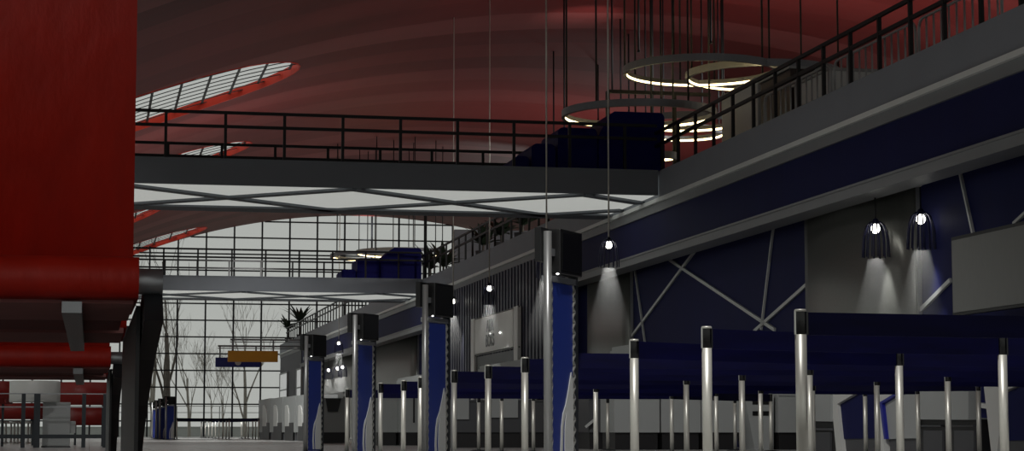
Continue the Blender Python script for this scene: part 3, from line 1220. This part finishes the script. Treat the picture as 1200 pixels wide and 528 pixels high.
def counter_front(xa, xb, yt, ybase, Y, label, light=True, extras=None):
    """counter whose front faces the entrance (plane Y)"""
    a, b = P(xa, 490, Y=Y), P(xb, 490, Y=Y)
    zt = P(xa, yt, Y=Y).z
    w = b.x - a.x
    t = thing('check_in_counter', label, 'counter', ((a.x + b.x) / 2, Y, 0), 0, 'check-in counters')
    MB().box(-w / 2 + .03, w / 2 - .03, 0.06, 1.1, 0, 0.345).build('plinth', M_plinth, t)
    MB().box(-w / 2, w / 2, 0, 1.15, 0.345, zt - 0.04).build('body', M_counter if light else M_counterd, t)
    MB().box(-w / 2, w / 2, -0.03, 1.2, zt - 0.04, zt).build('worktop', M_counter if light else M_counterd, t)
    return t, w, zt


Y1 = 40.0
counter_front(720, 773, 464, 527, Y1, 'pale grey counter left of the middle of the near counter line')
counter_front(775, 821, 464, 527, Y1, 'pale grey counter in the middle of the near counter line')
counter_front(822, 866, 464, 527, Y1, 'pale grey counter just left of the slotted drop unit')
t, w, zt = counter_front(912, 954, 461, 527, Y1 - .4, 'pale grey counter just right of the slotted drop unit')
# slotted unit
a, b = P(873, 490, Y=Y1 - .3), P(907, 490, Y=Y1 - .3)
w = b.x - a.x
t = thing('bag_drop_unit', 'pale bag drop unit with two dark horizontal slots between counters', 'bag drop', ((a.x + b.x) / 2, Y1 - .3, 0))
z1 = P(880, 463, Y=Y1 - .3).z
poly = [(-w / 2, 0, z1), (w / 2, 0, z1), (w / 2 - 0.02, 0, 0), (-w / 2 + 0.2, 0, 0)]
MB().prism(poly, (0, 1.0, 0)).build('body', M_counter, t)
for yy in (471, 484):
    z = P(890, yy, Y=Y1 - .3).z
    MB().box(-w / 2 + 0.16, w / 2 - 0.03, -0.012, 0.01, z - 0.045, z + 0.045).build('slot', M_black, t)
# middle island
t, w, zt = counter_front(531, 612, 468, 525, 46.2, 'dark grey counter with two pale square panels behind the front banners', light=False)
for (xa, xb, yb2_) in ((533, 549.5, 491), (576, 607, 489)):
    p, q = P(xa, 464, Y=46.15), P(xb, yb2_, Y=46.15)
    MB().box(p.x - t.location.x, q.x - t.location.x, -0.06, -0.002, q.z, p.z).build('pale_panel', M_counter, t)
t, w, zt = counter_front(615, 690, 468, 525, 46.2, 'dark grey counter behind the base of the tallest kiosk', light=False)
t, w, zt = counter_front(690, 718, 466, 526, 41.5, 'narrow dark counter with a pale diagonal strip left of the pale counters', light=False)
p, q = P(686, 500, Y=41.4), P(697, 491, Y=41.4)
MB().bar(p - t.location, q - t.location, 0.05, 0.04, up=(0, 1, 0)).build('diagonal_strip', M_strip, t)
t, w, zt = counter_front(441, 466, 464, 521.5, 54.2, 'pale grey counter just right of the third kiosk')
t, w, zt = counter_front(467, 492, 464, 521.5, 54.0, 'pale grey counter just left of the second tallest kiosk')
MB().box(w * .18, w * .26, -0.02, 0.0, 0.6, zt - .04).build('panel_joint', M_black, t)
t, w, zt = counter_front(378, 410, 466, 519, 66.0, 'grey counter with a black monitor between the third and fourth kiosks')
p, q = P(383, 467, Y=65.9), P(398, 482, Y=65.9)
MB().hexa([Vector(v) - t.location for v in (P(384, 482, Y=65.9), P(396, 482, Y=65.9), P(396, 482, Y=66), P(384, 482, Y=66),
                                            P(381.5, 466.5, Y=65.9), P(400, 466.5, Y=65.9), P(400, 466.5, Y=66), P(381.5, 466.5, Y=66))]).build('monitor', M_black, t)

# far row facing the hall, with curved white fins
X = 8.25
xs = [(303, 316, 310.5), (316.5, 331, 323.5), (331.5, 346, 337), (346.5, 357, 352.5)]
for i, (xa, xb, xf) in enumerate(xs):
    ya, yb = P(xb, 490, X=X).y, P(xa, 490, X=X).y
    zt = P((xa + xb) / 2, 467.5 - i * 1.6, X=X).z
    t = thing('check_in_counter', ['farthest check-in counter with a curved white fin, by the window wall', 'second farthest check-in counter with a curved white fin',
              'third farthest check-in counter with a curved white fin', 'finned check-in counter partly hidden by the fourth kiosk'][i], 'counter', (X, (ya + yb) / 2, 0), 0, 'check-in counters')
    h = (yb - ya) / 2
    MB().box(0.05, 1.2, -h + .1, h - .1, 0, 0.345).build('plinth', M_counterd, t)
    MB().box(0, 1.3, -h, h, 0.345, zt).build('body', M_counter, t)
    zf0, zf1 = P(xf, 499, X=X).z, P(xf, 474, X=X).z
    wf = (P(xf - 2.2, 490, X=X).y - P(xf + 2.2, 490, X=X).y) / 2
    yc = P(xf, 490, X=X).y - (ya + yb) / 2
    poly = [(0, yc + wf, zf0), (0, yc - wf, zf0), (0, yc - wf, zf0 + (zf1 - zf0) * .55), (0, yc - wf * .7, zf0 + (zf1 - zf0) * .8), (0, yc - wf * .2, zf0 + (zf1 - zf0) * .96), (0, yc + wf * .4, zf1), (0, yc + wf, zf1 - .03)]
    MB().prism(poly, (-0.04, 0, 0)).build('fin', M_white, t)
    d0, d1 = P(xf + 7, 490, X=X).y - (ya + yb) / 2, P(xf - 2.5, 490, X=X).y - (ya + yb) / 2
    MB().box(-0.02, 0.0, max(d0, -h), min(d1, h), 0.02, P(xf, 495, X=X).z).build('dark_base', M_plinth, t)

# near row facing the hall at the right
X = 13.0
def wedge(label, name, cat, polys, body=None):
    """polys: list of (part, material, photo polygon, thickness, lift)"""
    t = thing(name, label, cat, (X, P(polys[0][2][0][0], 490, X=X).y, 0), 0, 'check-in counters' if cat == 'counter' else 'angular divider panels')
    c = Vector(t.location)
    for part, m, poly, th, lift in polys:
        pts = [P(x, min(y, 519.5), X=X) - c for x, y in poly]
        for p in pts:
            p.z = max(p.z, 0.0)
            p.x -= lift
        MB().prism(pts, (th, 0, 0)).build(part, m, t)
    return t


def base(pts, x):
    return pts


def gy(x):   # floor line row at column x on the plane X=13
    return HY + CAMZ / 13.0 * (x - VX)


def rect(x0, x1, yt0, yt1, yb0, yb1):
    return [(x0, yt0), (x1, yt1), (x1, yb1), (x0, yb0)]


def wedge2(label, name, cat, polys, group):
    t = thing(name, label, cat, (X, P(polys[0][2][0][0], 490, X=X).y, 0), 0, group)
    c = Vector(t.location)
    for part, m, poly, th, lift in polys:
        pts = [P(x, y, X=X) - c for x, y in poly]
        for p in pts:
            p.z = max(p.z, 0.0)
            p.x -= lift
        MB().prism(pts, (th, 0, 0)).build(part, m, t)
    return t


G1, G2 = 'wall counters with rounded pale fronts', 'angular white framed divider panels'
wedge2('pale fronted wall counter with a dark knee space, right of the nearest post', 'wall_counter', 'counter',
       [('front_panel', M_counter, rect(954, 981, 457.3, 456.2, 493, 493.5), 0.5, 0.12), ('knee_space', M_plinth, rect(954, 981, 493, 493.5, gy(954), gy(981)), 0.3, 0),
        ('shelf', M_counterd, rect(954, 979, 501, 501.5, 503.5, 504), 0.25, 0.05), ('cupboard', M_counterd, rect(957, 975, 506, 506, gy(957), gy(975)), 0.25, 0.04)], G1)
wedge2('white framed navy divider panel beside the first wall counter', 'divider_panel', 'divider',
       [('frame', M_white, [(978, 457.2), (1010, 456.5), (1010, 459), (986, 473), (992, gy(992)), (985, gy(985))], 0.3, 0.08),
        ('navy_infill', M_navy, [(986, 473.5), (1011, 459.5), (1012, 457), (1031, 456), (1028, 513), (990, 514)], 0.2, 0.02),
        ('kick_panel', M_counterd, rect(990, 1029, 514, 513, gy(990), gy(1029)), 0.2, 0.0)], G2)
wedge2('white divider panel with a thin navy outline, behind the slim near posts', 'divider_panel', 'divider',
       [('frame', M_white, [(1031, 455), (1065, 453.6), (1037.5, 470), (1042, gy(1042)), (1036, gy(1036))], 0.3, 0.08),
        ('navy_outline', mat('bright_navy', (30, 36, 140), .4, 0, 3, .1), [(1037, 471), (1067, 453.8), (1071, 453.6), (1040, 472.5), (1044.5, 514), (1042.5, 514)], 0.24, 0.1),
        ('pale_infill', M_counter, [(1040, 473), (1071, 454.5), (1079, 454.5), (1079, 513), (1044.5, 514)], 0.2, 0.04),
        ('kick_panel', M_counterd, rect(1043, 1079, 514, 513, gy(1043), gy(1079)), 0.2, 0.0)], G2)
wedge2('widest pale fronted wall counter with two dark cupboards', 'wall_counter', 'counter',
       [('front_panel', M_counter, rect(1081, 1145, 450.2, 446.6, 491, 491.5), 0.5, 0.14), ('knee_space', M_plinth, rect(1074, 1146, 491, 491, gy(1074), gy(1146)), 0.3, 0),
        ('shelf', M_counterd, rect(1080, 1106, 497.5, 497.5, 499.5, 499.5), 0.25, 0.05), ('shelf', M_counterd, rect(1117, 1144, 497.5, 497.5, 499.5, 499.5), 0.25, 0.05),
        ('cupboard', M_counterd, rect(1085, 1107, 504, 504, gy(1085), gy(1107)), 0.25, 0.04), ('cupboard', M_counterd, rect(1121, 1144, 504, 504, gy(1121), gy(1144)), 0.25, 0.04)], G1)
wedge2('white framed navy divider panel at the right edge of the picture', 'divider_panel', 'divider',
       [('frame', M_white, [(1158, 445), (1206, 444), (1206, 448), (1182, 458), (1183, 480), (1178, 500), (1174, gy(1174)), (1168, gy(1168))], 0.3, 0.08),
        ('cross_strip', M_white, [(1151, 471.5), (1163, 474), (1163, 479), (1151, 477)], 0.2, 0.06),
        ('navy_infill', M_navy, [(1183, 459), (1210, 447.5), (1216, 515), (1184, 516), (1178, 501)], 0.2, 0.02),
        ('side_infill', M_navy, [(1148, 446), (1158, 445.5), (1164, 490), (1148, 489)], 0.2, -0.02),
        ('kick_panel', M_counterd, rect(1180, 1214, 516, 515, gy(1180), gy(1214)), 0.2, 0.0)], G2)
struct(MB().box(13.25, 13.4, 8, 37.3, 0, 0.96).build('wall_dado', M_navy))

# grey partition blocks peeking over the banners
def partition(xa, xb, yt, X, label, step=None):
    ya, yb = P(xb, yt, X=X).y, P(xa, yt, X=X).y
    z = P((xa + xb) / 2, yt, X=X).z
    t = thing('grey_service_block', label, 'service block', (X, (ya + yb) / 2, 0), 0, 'grey service blocks along the wall')
    h = (yb - ya) / 2
    MB().box(0, 0.36, -h, h, 0, z).build('body', M_counter, t)
    MB().box(-0.05, 0.36, -h - (yb - ya) * .25, h, z - 0.25, z - 0.1).build('ledge', M_counter, t)
    return t


partition(717, 745, 404.5, 13.4, 'grey service block peeking over the banner below the lone pendant')
partition(562, 616, 424.5, 13.4, 'grey service block under the white sign board')
partition(466, 492, 441, 13.4, 'grey service block left of the second tallest kiosk')
partition(378, 402, 460.5, 12.7, 'grey service block under the far pendant cluster')

# ------------------------------------------------------------------ hanging signs
def hang_sign(xa, xb, yt, yb, Y, m, ybar, xbar, label, dot=None):
    a, b = P(xa, yt, Y=Y), P(xb, yb, Y=Y)
    t = thing('hanging_sign', label, 'sign', ((a.x + b.x) / 2, Y, b.z), 0, 'hanging way signs')
    w, h = (b.x - a.x) / 2, a.z - b.z
    MB().box(-w, w, -0.1, 0.1, 0, h).build('sign_box', m, t, bevel=0.02)
    zb = P(xa, ybar, Y=Y).z - b.z
    MB().bar((-w + 0.15, 0, zb), (GX - t.location.x, 0, zb), 0.12, 0.12).build('support_bar', M_beam, t)
    MB().bar((-w + 0.15, 0.25, zb - 0.14), (GX - t.location.x, 0.25, zb - 0.14), 0.06, 0.06).build('lower_bar', M_beam, t)
    for x in (-w + 0.3, w - 0.3):
        MB().box(x - 0.05, x + 0.05, -0.05, 0.05, h, zb).build('hanger', M_beam, t)
    if dot:
        q = P(dot[0], dot[1], Y=Y - 0.12)
        mb = MB()
        n = 16
        mb.prism([(q.x - t.location.x + 0.22 * math.cos(2 * math.pi * k / n), -0.12, q.z - b.z + 0.22 * math.sin(2 * math.pi * k / n)) for k in range(n)], (0, 0.03, 0))
        mb.build('white_disc', M_white, t)
    return t


hang_sign(267, 325.5, 410.5, 424, 134, M_orange, 397.5, 270, 'orange hanging sign on a bar from the gallery edge')
hang_sign(252.5, 305, 418.5, 430, 140, M_sblue, 405, 257, 'blue hanging sign with a white disc behind the orange sign', dot=(279, 424))

# ------------------------------------------------------------------ palms on the gallery
def palm(x, y, X, h, label):
    q = P(x, y, X=X)
    t = thing('potted_palm', label, 'plant', (q.x, q.y, GZ), random.random() * 6, 'potted palms on the gallery')
    MB().lathe([(0.22, 0), (0.3, 0.5), (0.27, 0.5), (0.25, 0.42)], n=14).build('planter', M_pot, t)
    MB().tube([(0, 0, 0.4), (0.03, 0.02, h * 0.45)], 0.05, 8).build('stem', M_bark, t)
    lf = MB()
    for k in range(22):
        a = 2.4 * k
        el = 0.35 + 0.9 * random.random()
        L = h * (0.4 + 0.25 * random.random())
        p = Vector((0.03, 0.02, h * 0.42))
        d = Vector((math.cos(a) * math.cos(el), math.sin(a) * math.cos(el), math.sin(el)))
        side = Vector((-math.sin(a), math.cos(a), 0))
        n = 6
        L1, R1 = [], []
        for i in range(n + 1):
            u = i / n
            wd = 0.13 * math.sin(math.pi * min(1, 0.08 + u * 0.92))
            L1.append(p - side * wd)
            R1.append(p + side * wd + Vector((0, 0, -0.01)))
            p = p + d * (L / n)
            d = (d + Vector((0, 0, -0.13))).normalized()
        vs_ = L1 + R1
        fs = [(i, i + 1, n + 2 + i, n + 1 + i) for i in range(n)]
        lf.add(vs_, fs, True)
    lf.build('fronds', M_leaf, t)
    return t


palm(338, 385, 14.45, 2.6, 'small potted palm at the far end of the gallery railing')
palm(352, 378, 14.9, 3.2, 'potted palm beside the far end of the gallery, right of the smallest palm')
palm(505, 290, 15.7, 2.6, 'potted palm left of the pair beside the far booth and mast')
palm(519, 288, 15.9, 2.5, 'potted palm right of the pair beside the far booth and mast')
palm(566, 270, 15.0, 1.7, 'bushy potted palm behind the gallery rails under the near footbridge')
palm(588, 262, 15.0, 1.8, 'leafier potted palm behind the gallery rails nearest the tallest kiosk')
palm(612, 255, 15.0, 1.8, 'potted palm behind the rails directly above the ribbed wall corner')


# ------------------------------------------------------------------ outside: trees and railing
def tree(x, Y, h, r0, label, m, levels=5, spread=0.5, low=0.3, seed=0):
    rnd = random.Random(seed)
    q = P(x, 500, Y=Y)
    t = thing('bare_tree', label, 'tree', (q.x, Y, -0.31), 0, 'bare trees outside the window')
    tr = MB()
    bmesh_ = MB()

    def grow(p, d, L, r, lev):
        pts, rs = [p.copy()], [r]
        n = 4
        for i in range(n):
            d = (d + Vector((rnd.uniform(-.13, .13), rnd.uniform(-.13, .13), 0.05)) * (0.3 if lev == 0 else 1.0)).normalized()
            p = p + d * (L / n)
            pts.append(p.copy())
            rs.append(r * (1 - 0.45 * (i + 1) / n))
        (tr if lev == 0 else bmesh_).tube(pts, rs, 7 if lev < 2 else 4, caps=False)
        if lev >= levels:
            return
        kids = 3 if lev < 3 else 2
        for k in range(kids + (2 if lev == 0 else 0)):
            i = rnd.choice([2, 3, 4]) if lev else rnd.choice([1, 2, 3, 4, 4])
            if lev == 0 and k == 0:
                i = 4
            a = rnd.uniform(0, 2 * math.pi)
            sdv = Vector((math.cos(a), math.sin(a), 0))
            nd = (d * 0.9 + sdv * spread + Vector((0, 0, 0.25))).normalized()
            grow(pts[i], nd, L * rnd.uniform(.55, .78), max(0.011, rs[i] * 0.5), lev + 1)
    grow(Vector((0, 0, 0)), Vector((0, 0, 1)), h * 0.42, r0, 0)
    tr.build('trunk', m, t)
    bmesh_.build('branches', m, t)
    return t


tree(197, 172, 21, 0.30, 'tallest bare tree with a thick dark trunk above the tiny far kiosks', M_bark, 4, 0.42, seed=3)
tree(178, 180, 19, 0.2, 'bare tree with a paler trunk beside the dark bench leg', M_bark2, 4, 0.4, seed=5)
tree(222, 186, 13, 0.16, 'twiggy pale bare tree right of the tallest tree', M_bark2, 5, 0.55, seed=8)
tree(287, 176, 14, 0.2, 'bare tree behind the orange sign with upswept branches', M_bark2, 4, 0.42, seed=12)
tree(262, 200, 9.5, 0.10, 'small thin bare tree left of the signs', M_bark2, 5, 0.5, seed=14)
tree(248, 205, 9, 0.10, 'small thin bare tree in the middle of the far window', M_bark2, 5, 0.5, seed=16)
ol = thing('street_railing', 'thin pale railing outside the far window', 'railing', (0, 196, -0.31))
rl = MB()
for z in (2.5, 3.1):
    rl.bar((-10, 0, z), (45, 0, z), 0.05, 0.07)
rl.build('rails', M_silver, ol)
for i in range(14):
    MB().box(-8 + i * 4 - .05, -8 + i * 4 + .05, -.05, .05, 0, 3.1).build('post', M_silver, ol)
lw = thing('garden_parapet', 'low grey parapet outside beyond the bare trees', 'parapet', (18, 202, -0.31))
MB().box(-45, 45, 0, 0.5, 0, 1.1).build('parapet_body', M_counter, lw)
MB().box(-45, 45, -0.05, 0.55, 1.1, 1.2).build('coping', M_counter, lw)


# ------------------------------------------------------------------ red beam benches close to the camera
def make_bench(label, W=1.3):
    """origin on the floor under the front edge; local x leftwards negative, right end at x = 0"""
    t = thing('red_bench', label, 'bench', (0, 0, 0), 0, 'red beam benches')
    zc, r = 0.499, 0.0205
    z0, z1 = zc - r, zc + r

    def seat(yf, yb, sgn):
        poly = []
        for k in range(9):
            a = math.pi / 2 + math.pi * k / 8
            poly.append((0, yf + sgn * (r + r * math.cos(a)), zc + r * math.sin(a)))
        poly.append((0, yb, z0 + 0.004))
        poly.append((0, yb, z1))
        return MB().prism(poly, (-W, 0, 0), smooth=True)
    s1 = seat(0.0, 0.36, 1).build('front_seat', M_red, t)
    MB().box(-W + 0.01, -0.004, 0.045, 0.36, z0 - 0.003, z0 + 0.004).build('underside', M_brown, s1)
    s2 = seat(1.0, 0.66, -1).build('rear_seat', M_red, t)
    MB().box(-W + 0.01, -0.004, 0.66, 0.955, z0 - 0.003, z0 + 0.004).build('underside', M_brown, s2)
    # backrests, slightly reclined apart at the foot
    for nm, y, lean in (('front_backrest', 0.31, 0.06), ('rear_backrest', 0.66, -0.06)):
        th = 0.045
        pr = [(0, y, z1 - 0.005), (0, y + th, z1 - 0.005 if nm == 'front_backrest' else z1 - 0.005)]
        zt = 1.02
        q = []
        for k in range(7):
            a = math.pi * k / 6
            q.append((0, y + lean + th / 2 + th / 2 * math.cos(a), zt + th / 2 * math.sin(a)))
        MB().prism(pr + q, (-W, 0, 0), smooth=True).build(nm, M_red, t)
    MB().box(-W + 0.01, -0.01, 0.37, 0.65, z0 + 0.0, z0 + 0.012).build('spine_panel', mat('dark_red_panel', (120, 12, 8), .6, 0, 8, .2), t)
    # tubes at the seat ends
    MB().tube([(-0.02, 0.045, zc - 0.002), (0.024, 0.045, zc - 0.002)], 0.0125, 18).build('end_tube', M_bmet, t)
    for x in (-0.063, -0.75):
        MB().box(x - 0.0095, x + 0.0095, 0.02, 0.98, z0 - 0.014, z0 - 0.003).build('seat_bracket', M_bmet, t)
    # swept, crossing end legs
    base_ = [(0.045, zc - .012), (0.30, 0.458), (0.55, 0.412), (0.72, 0.37), (0.86, 0.32), (0.96, 0.22), (0.99, 0.1), (0.99, 0.0)]
    for x1, ys in ((0.024, base_), (0.010, [(0.955, zc - 0.012), (0.95, 0.40), (0.935, 0.30), (0.93, 0.15), (0.93, 0.0)])):
        s = 1 if ys[0][0] < 0.5 else -1
        vs_ = []
        n = len(ys)
        for (y_, z_) in ys:
            hz = 0.03 if z_ > 0.3 else 0.012
            p, q_ = (x1, y_ - s * 0.045, z_ - hz if z_ > 0.01 else 0), (x1, y_ + s * 0.02, z_ + 0.012 if z_ > 0.01 else 0)
            vs_ += [p, q_, (p[0] - (0.018 if x1 > 0.02 else 0.01), p[1], p[2]), (q_[0] - (0.018 if x1 > 0.02 else 0.01), q_[1], q_[2])]
        fs = []
        for i in range(n - 1):
            o, e = i * 4, i * 4 + 4
            fs += [(o, o + 1, e + 1, e), (o + 2, e + 2, e + 3, o + 3), (o, e, e + 2, o + 2), (o + 1, o + 3, e + 3, e + 1)]
        fs += [(0, 2, 3, 1), (n * 4 - 4, n * 4 - 3, n * 4 - 1, n * 4 - 2)]
        MB().add(vs_, fs).build('leg', M_dleg, t)
    MB().box(0.0, 0.004, 0.10, 0.97, 0.06, 0.477).build('end_panel', M_plinth, t)
    MB().box(0.004, 0.022, 0.3, 0.7, 0.02, 0.05).build('foot_bar', M_dleg, t)
    return t


BY = 2.0
b0 = make_bench('nearest red leather bench filling the left edge of the picture')
q = P(163, 326, Y=BY)
b0.location = (q.x, BY, 0)
B2Y = BY * 202 / 98.0
q2 = P(130, 419, Y=B2Y)
dup(b0, (q2.x, B2Y, 0), 0, 'second red bench behind and below the nearest one')

# ------------------------------------------------------------------ far left: seating beyond the benches
FY = 49.0
def fx(x, Y=FY): return P(x, 500, Y=Y).x
def fz(y, Y=FY): return P(50, y, Y=Y).z
# white pedestal display
t = thing('white_display_stand', 'white drum on a grey pedestal among the far red seating', 'display stand', (fx(64), FY, 0))
cxd = fx(40) - fx(64)
rd = (fx(70) - fx(10)) / 2
MB().lathe([(rd - .01, fz(471)), (rd, fz(470)), (rd, fz(447)), (rd - .02, fz(446.3))], (cxd, 0, 0), 28).build('drum', M_white, t)
MB().box(fx(50) - fx(64), fx(82) - fx(64), -.25, .25, 0.02, fz(471)).build('pedestal', M_counter, t)
MB().box(fx(82) - fx(64), fx(88.5) - fx(64), -.2, .2, fz(507), fz(493)).build('side_box', M_counter, t)
MB().box(fx(49) - fx(64), fx(83) - fx(64), -.27, .27, 0, 0.03).build('base', M_counterd, t)

# tall curved red seat shells behind it
def red_shell(xa, xb, yt, yb, Y, label, depth=0.7):
    a, b = fx(xa, Y), fx(xb, Y)
    w = (b - a) / 2
    t = thing('red_high_seat', label, 'seat', ((a + b) / 2, Y, 0), 0, 'high backed red seats')
    zt, zb = fz(yt, Y), fz(yb, Y)
    n = 14
    o_, i_ = [], []
    for k in range(n + 1):
        an = math.pi * k / n
        o_.append((-w * math.cos(an), -depth * math.sin(an) + depth, zb))
        i_.append((-(w - .06) * math.cos(an), -(depth - .06) * math.sin(an) + depth, zb))
    MB().prism(o_ + i_[::-1], (0, 0, zt - zb), smooth=True).build('shell', M_redwall, t)
    MB().box(-w * .8, w * .8, depth * .35, depth, zb + .02, zb + .12).build('seat_pad', M_redwall, t)
    for s in (-.7, .7):
        MB().box(s * w - .03, s * w + .03, depth * .55, depth * .62, 0, zb + .03).build('leg', M_dleg, t)
    return t


red_shell(-60, 13, 446, 473, 52, 'high red seat shell left of the white drum')
red_shell(60, 131, 447, 474, 52.5, 'high red seat shell right of the white drum')
red_shell(-30, 50, 472, 491, 56, 'lower red seat shell under the white drum')
red_shell(80, 134, 476, 498, 57, 'lower red seat shell right of the grey pedestal')

# steel balustrade with posts
ry = 48.2
t = thing('steel_balustrade', 'slim steel balustrade in front of the far red seating', 'balustrade', (fx(0, ry), ry, 0))
for nm, y in (('top_rail', 461), ('mid_rail', 476.5), ('low_rail', 511)):
    MB().bar((-1.0, 0, fz(y, ry)), (fx(126, ry) - fx(0, ry), 0, fz(y, ry)), 0.03, 0.024 if nm != 'low_rail' else 0.09).build(nm, M_bmet if nm != 'low_rail' else M_dleg, t)
for x in (27, 43, 98, 124):
    w = 0.07 if x in (43, 124) else 0.045
    MB().box(fx(x, ry) - fx(0, ry) - w, fx(x, ry) - fx(0, ry) + w, -.04, .04, 0, fz(461, ry)).build('post', M_dleg, t)
# far white stools
st0 = None
for i, x in enumerate((3, 7, 13, 17, 21, 25, 33, 38)):
    Y = 66 + (i % 3) * 1.5
    loc = (fx(x, Y), Y, 0)
    lb = 'tiny pale stool under the far red seats, %s from the left' % ORD[i]
    if st0 is None:
        st0 = thing('pale_stool', lb, 'stool', loc, 0, 'tiny pale stools')
        MB().lathe([(0.09, 0.62), (0.1, 0.65), (0.1, 0.68), (0.08, 0.69)], n=12).build('seat', M_white, st0)
        MB().lathe([(0.09, 0), (0.09, 0.02), (0.035, 0.05), (0.03, 0.62)], n=10).build('stem', M_white, st0)
    else:
        dup(st0, loc, 0, lb)

# ------------------------------------------------------------------ side and back enclosure
struct(MB().box(XL - 0.3, XL, YB, WY, 0, 0.8).build('wall_left', M_concrete))
wl = struct(MB().box(XL - 0.17, XL - 0.15, YB, WY, 0.8, CZ(XL)).build('window_4', M_glass))
wm = MB()
y = YB
while y < WY:
    wm.box(XL - 0.25, XL - 0.05, y - 0.06, y + 0.06, 0.8, CZ(XL))
    y += 4.0
for z in (3.2, 6.0, 8.8, 11.6):
    wm.box(XL - 0.22, XL - 0.08, YB, WY, z - 0.05, z + 0.05)
wm.build('window_frame', M_mull, wl)
wg = struct(MB().box(38.1, 38.12, 8, WY, GZ, CZ(38) + 0.1).build('window_5', M_glass))  # unseen glazing added to let daylight onto the ceiling
wm = MB()
y = 8
while y < WY:
    wm.box(38.0, 38.2, y - 0.06, y + 0.06, GZ, CZ(38) + 0.2)
    y += 4.0
wm.build('window_frame', M_mull, wg)

# ------------------------------------------------------------------ light
w = bpy.data.worlds.new('overcast')
SC.world = w
w.use_nodes = True
bg = w.node_tree.nodes['Background']
bg.inputs[0].default_value = (0.415, 0.425, 0.405, 1)
bg.inputs[1].default_value = 1.06


def spot(loc, target, energy, size, blend=0.7, col=(1, .99, .97), soft=0.15):
    ld = bpy.data.lights.new('aimed_spot', 'SPOT')
    ld.energy = energy
    ld.spot_size = math.radians(size)
    ld.spot_blend = blend
    ld.color = col
    ld.shadow_soft_size = soft
    o = bpy.data.objects.new('aimed_spot', ld)
    COL.objects.link(o)
    o.location = loc
    o.rotation_euler = (Vector(target) - Vector(loc)).to_track_quat('-Z', 'Y').to_euler()
    return o


p = ceil_hit(686, 16)
spot((p.x + 0.5, p.y - 2, p.z - 3.2), p, 260, 60, 1.0)
p = ceil_hit(428, 254)
spot((p.x, p.y - 2, p.z - 2.5), p, 700, 60, 1.0)


def area(loc, target, energy, size, col=(1, .98, .95)):
    ld = bpy.data.lights.new('vault_fill', 'AREA')
    ld.shape = 'DISK'
    ld.size = size
    ld.energy = energy
    ld.color = col
    o = bpy.data.objects.new('vault_fill', ld)
    COL.objects.link(o)
    o.location = loc
    o.rotation_euler = (Vector(target) - Vector(loc)).to_track_quat('-Z', 'Y').to_euler()
    return o


# unseen area lights added above gallery and far bridge to brighten the red vault
for (x, y, z, tx, ty, e) in ((26, 62, 7.6, 22, 80, 950), (27, 100, 7.6, 20, 106, 480), (27, 132, 7.6, 20, 134, 420), (7, 90.5, 7.2, 4, 96, 270)):
    area((x, y, z), (tx, ty, 16), e, 1.6)
# downlights over the queue, then added unseen fill spots for seating and far hall
spot((2.0, 9.0, 11.5), (5.6, 17.0, 0.3), 5200, 62, 0.8, soft=0.25)
spot((1.0, 22.0, 12.5), (5.0, 33.0, 0.3), 5200, 72, 0.8, soft=0.25)
spot((-3.5, 40.0, 11.0), (-1.5, 50.0, 0.3), 2600, 60, 0.9, soft=0.25)
spot((2.5, 74.0, 12.0), (7.5, 84.0, 0.3), 6500, 70, 0.9, soft=0.25)
spot((4.0, 112.0, 12.5), (8.0, 118.0, 0.3), 8500, 80, 0.9, soft=0.25)
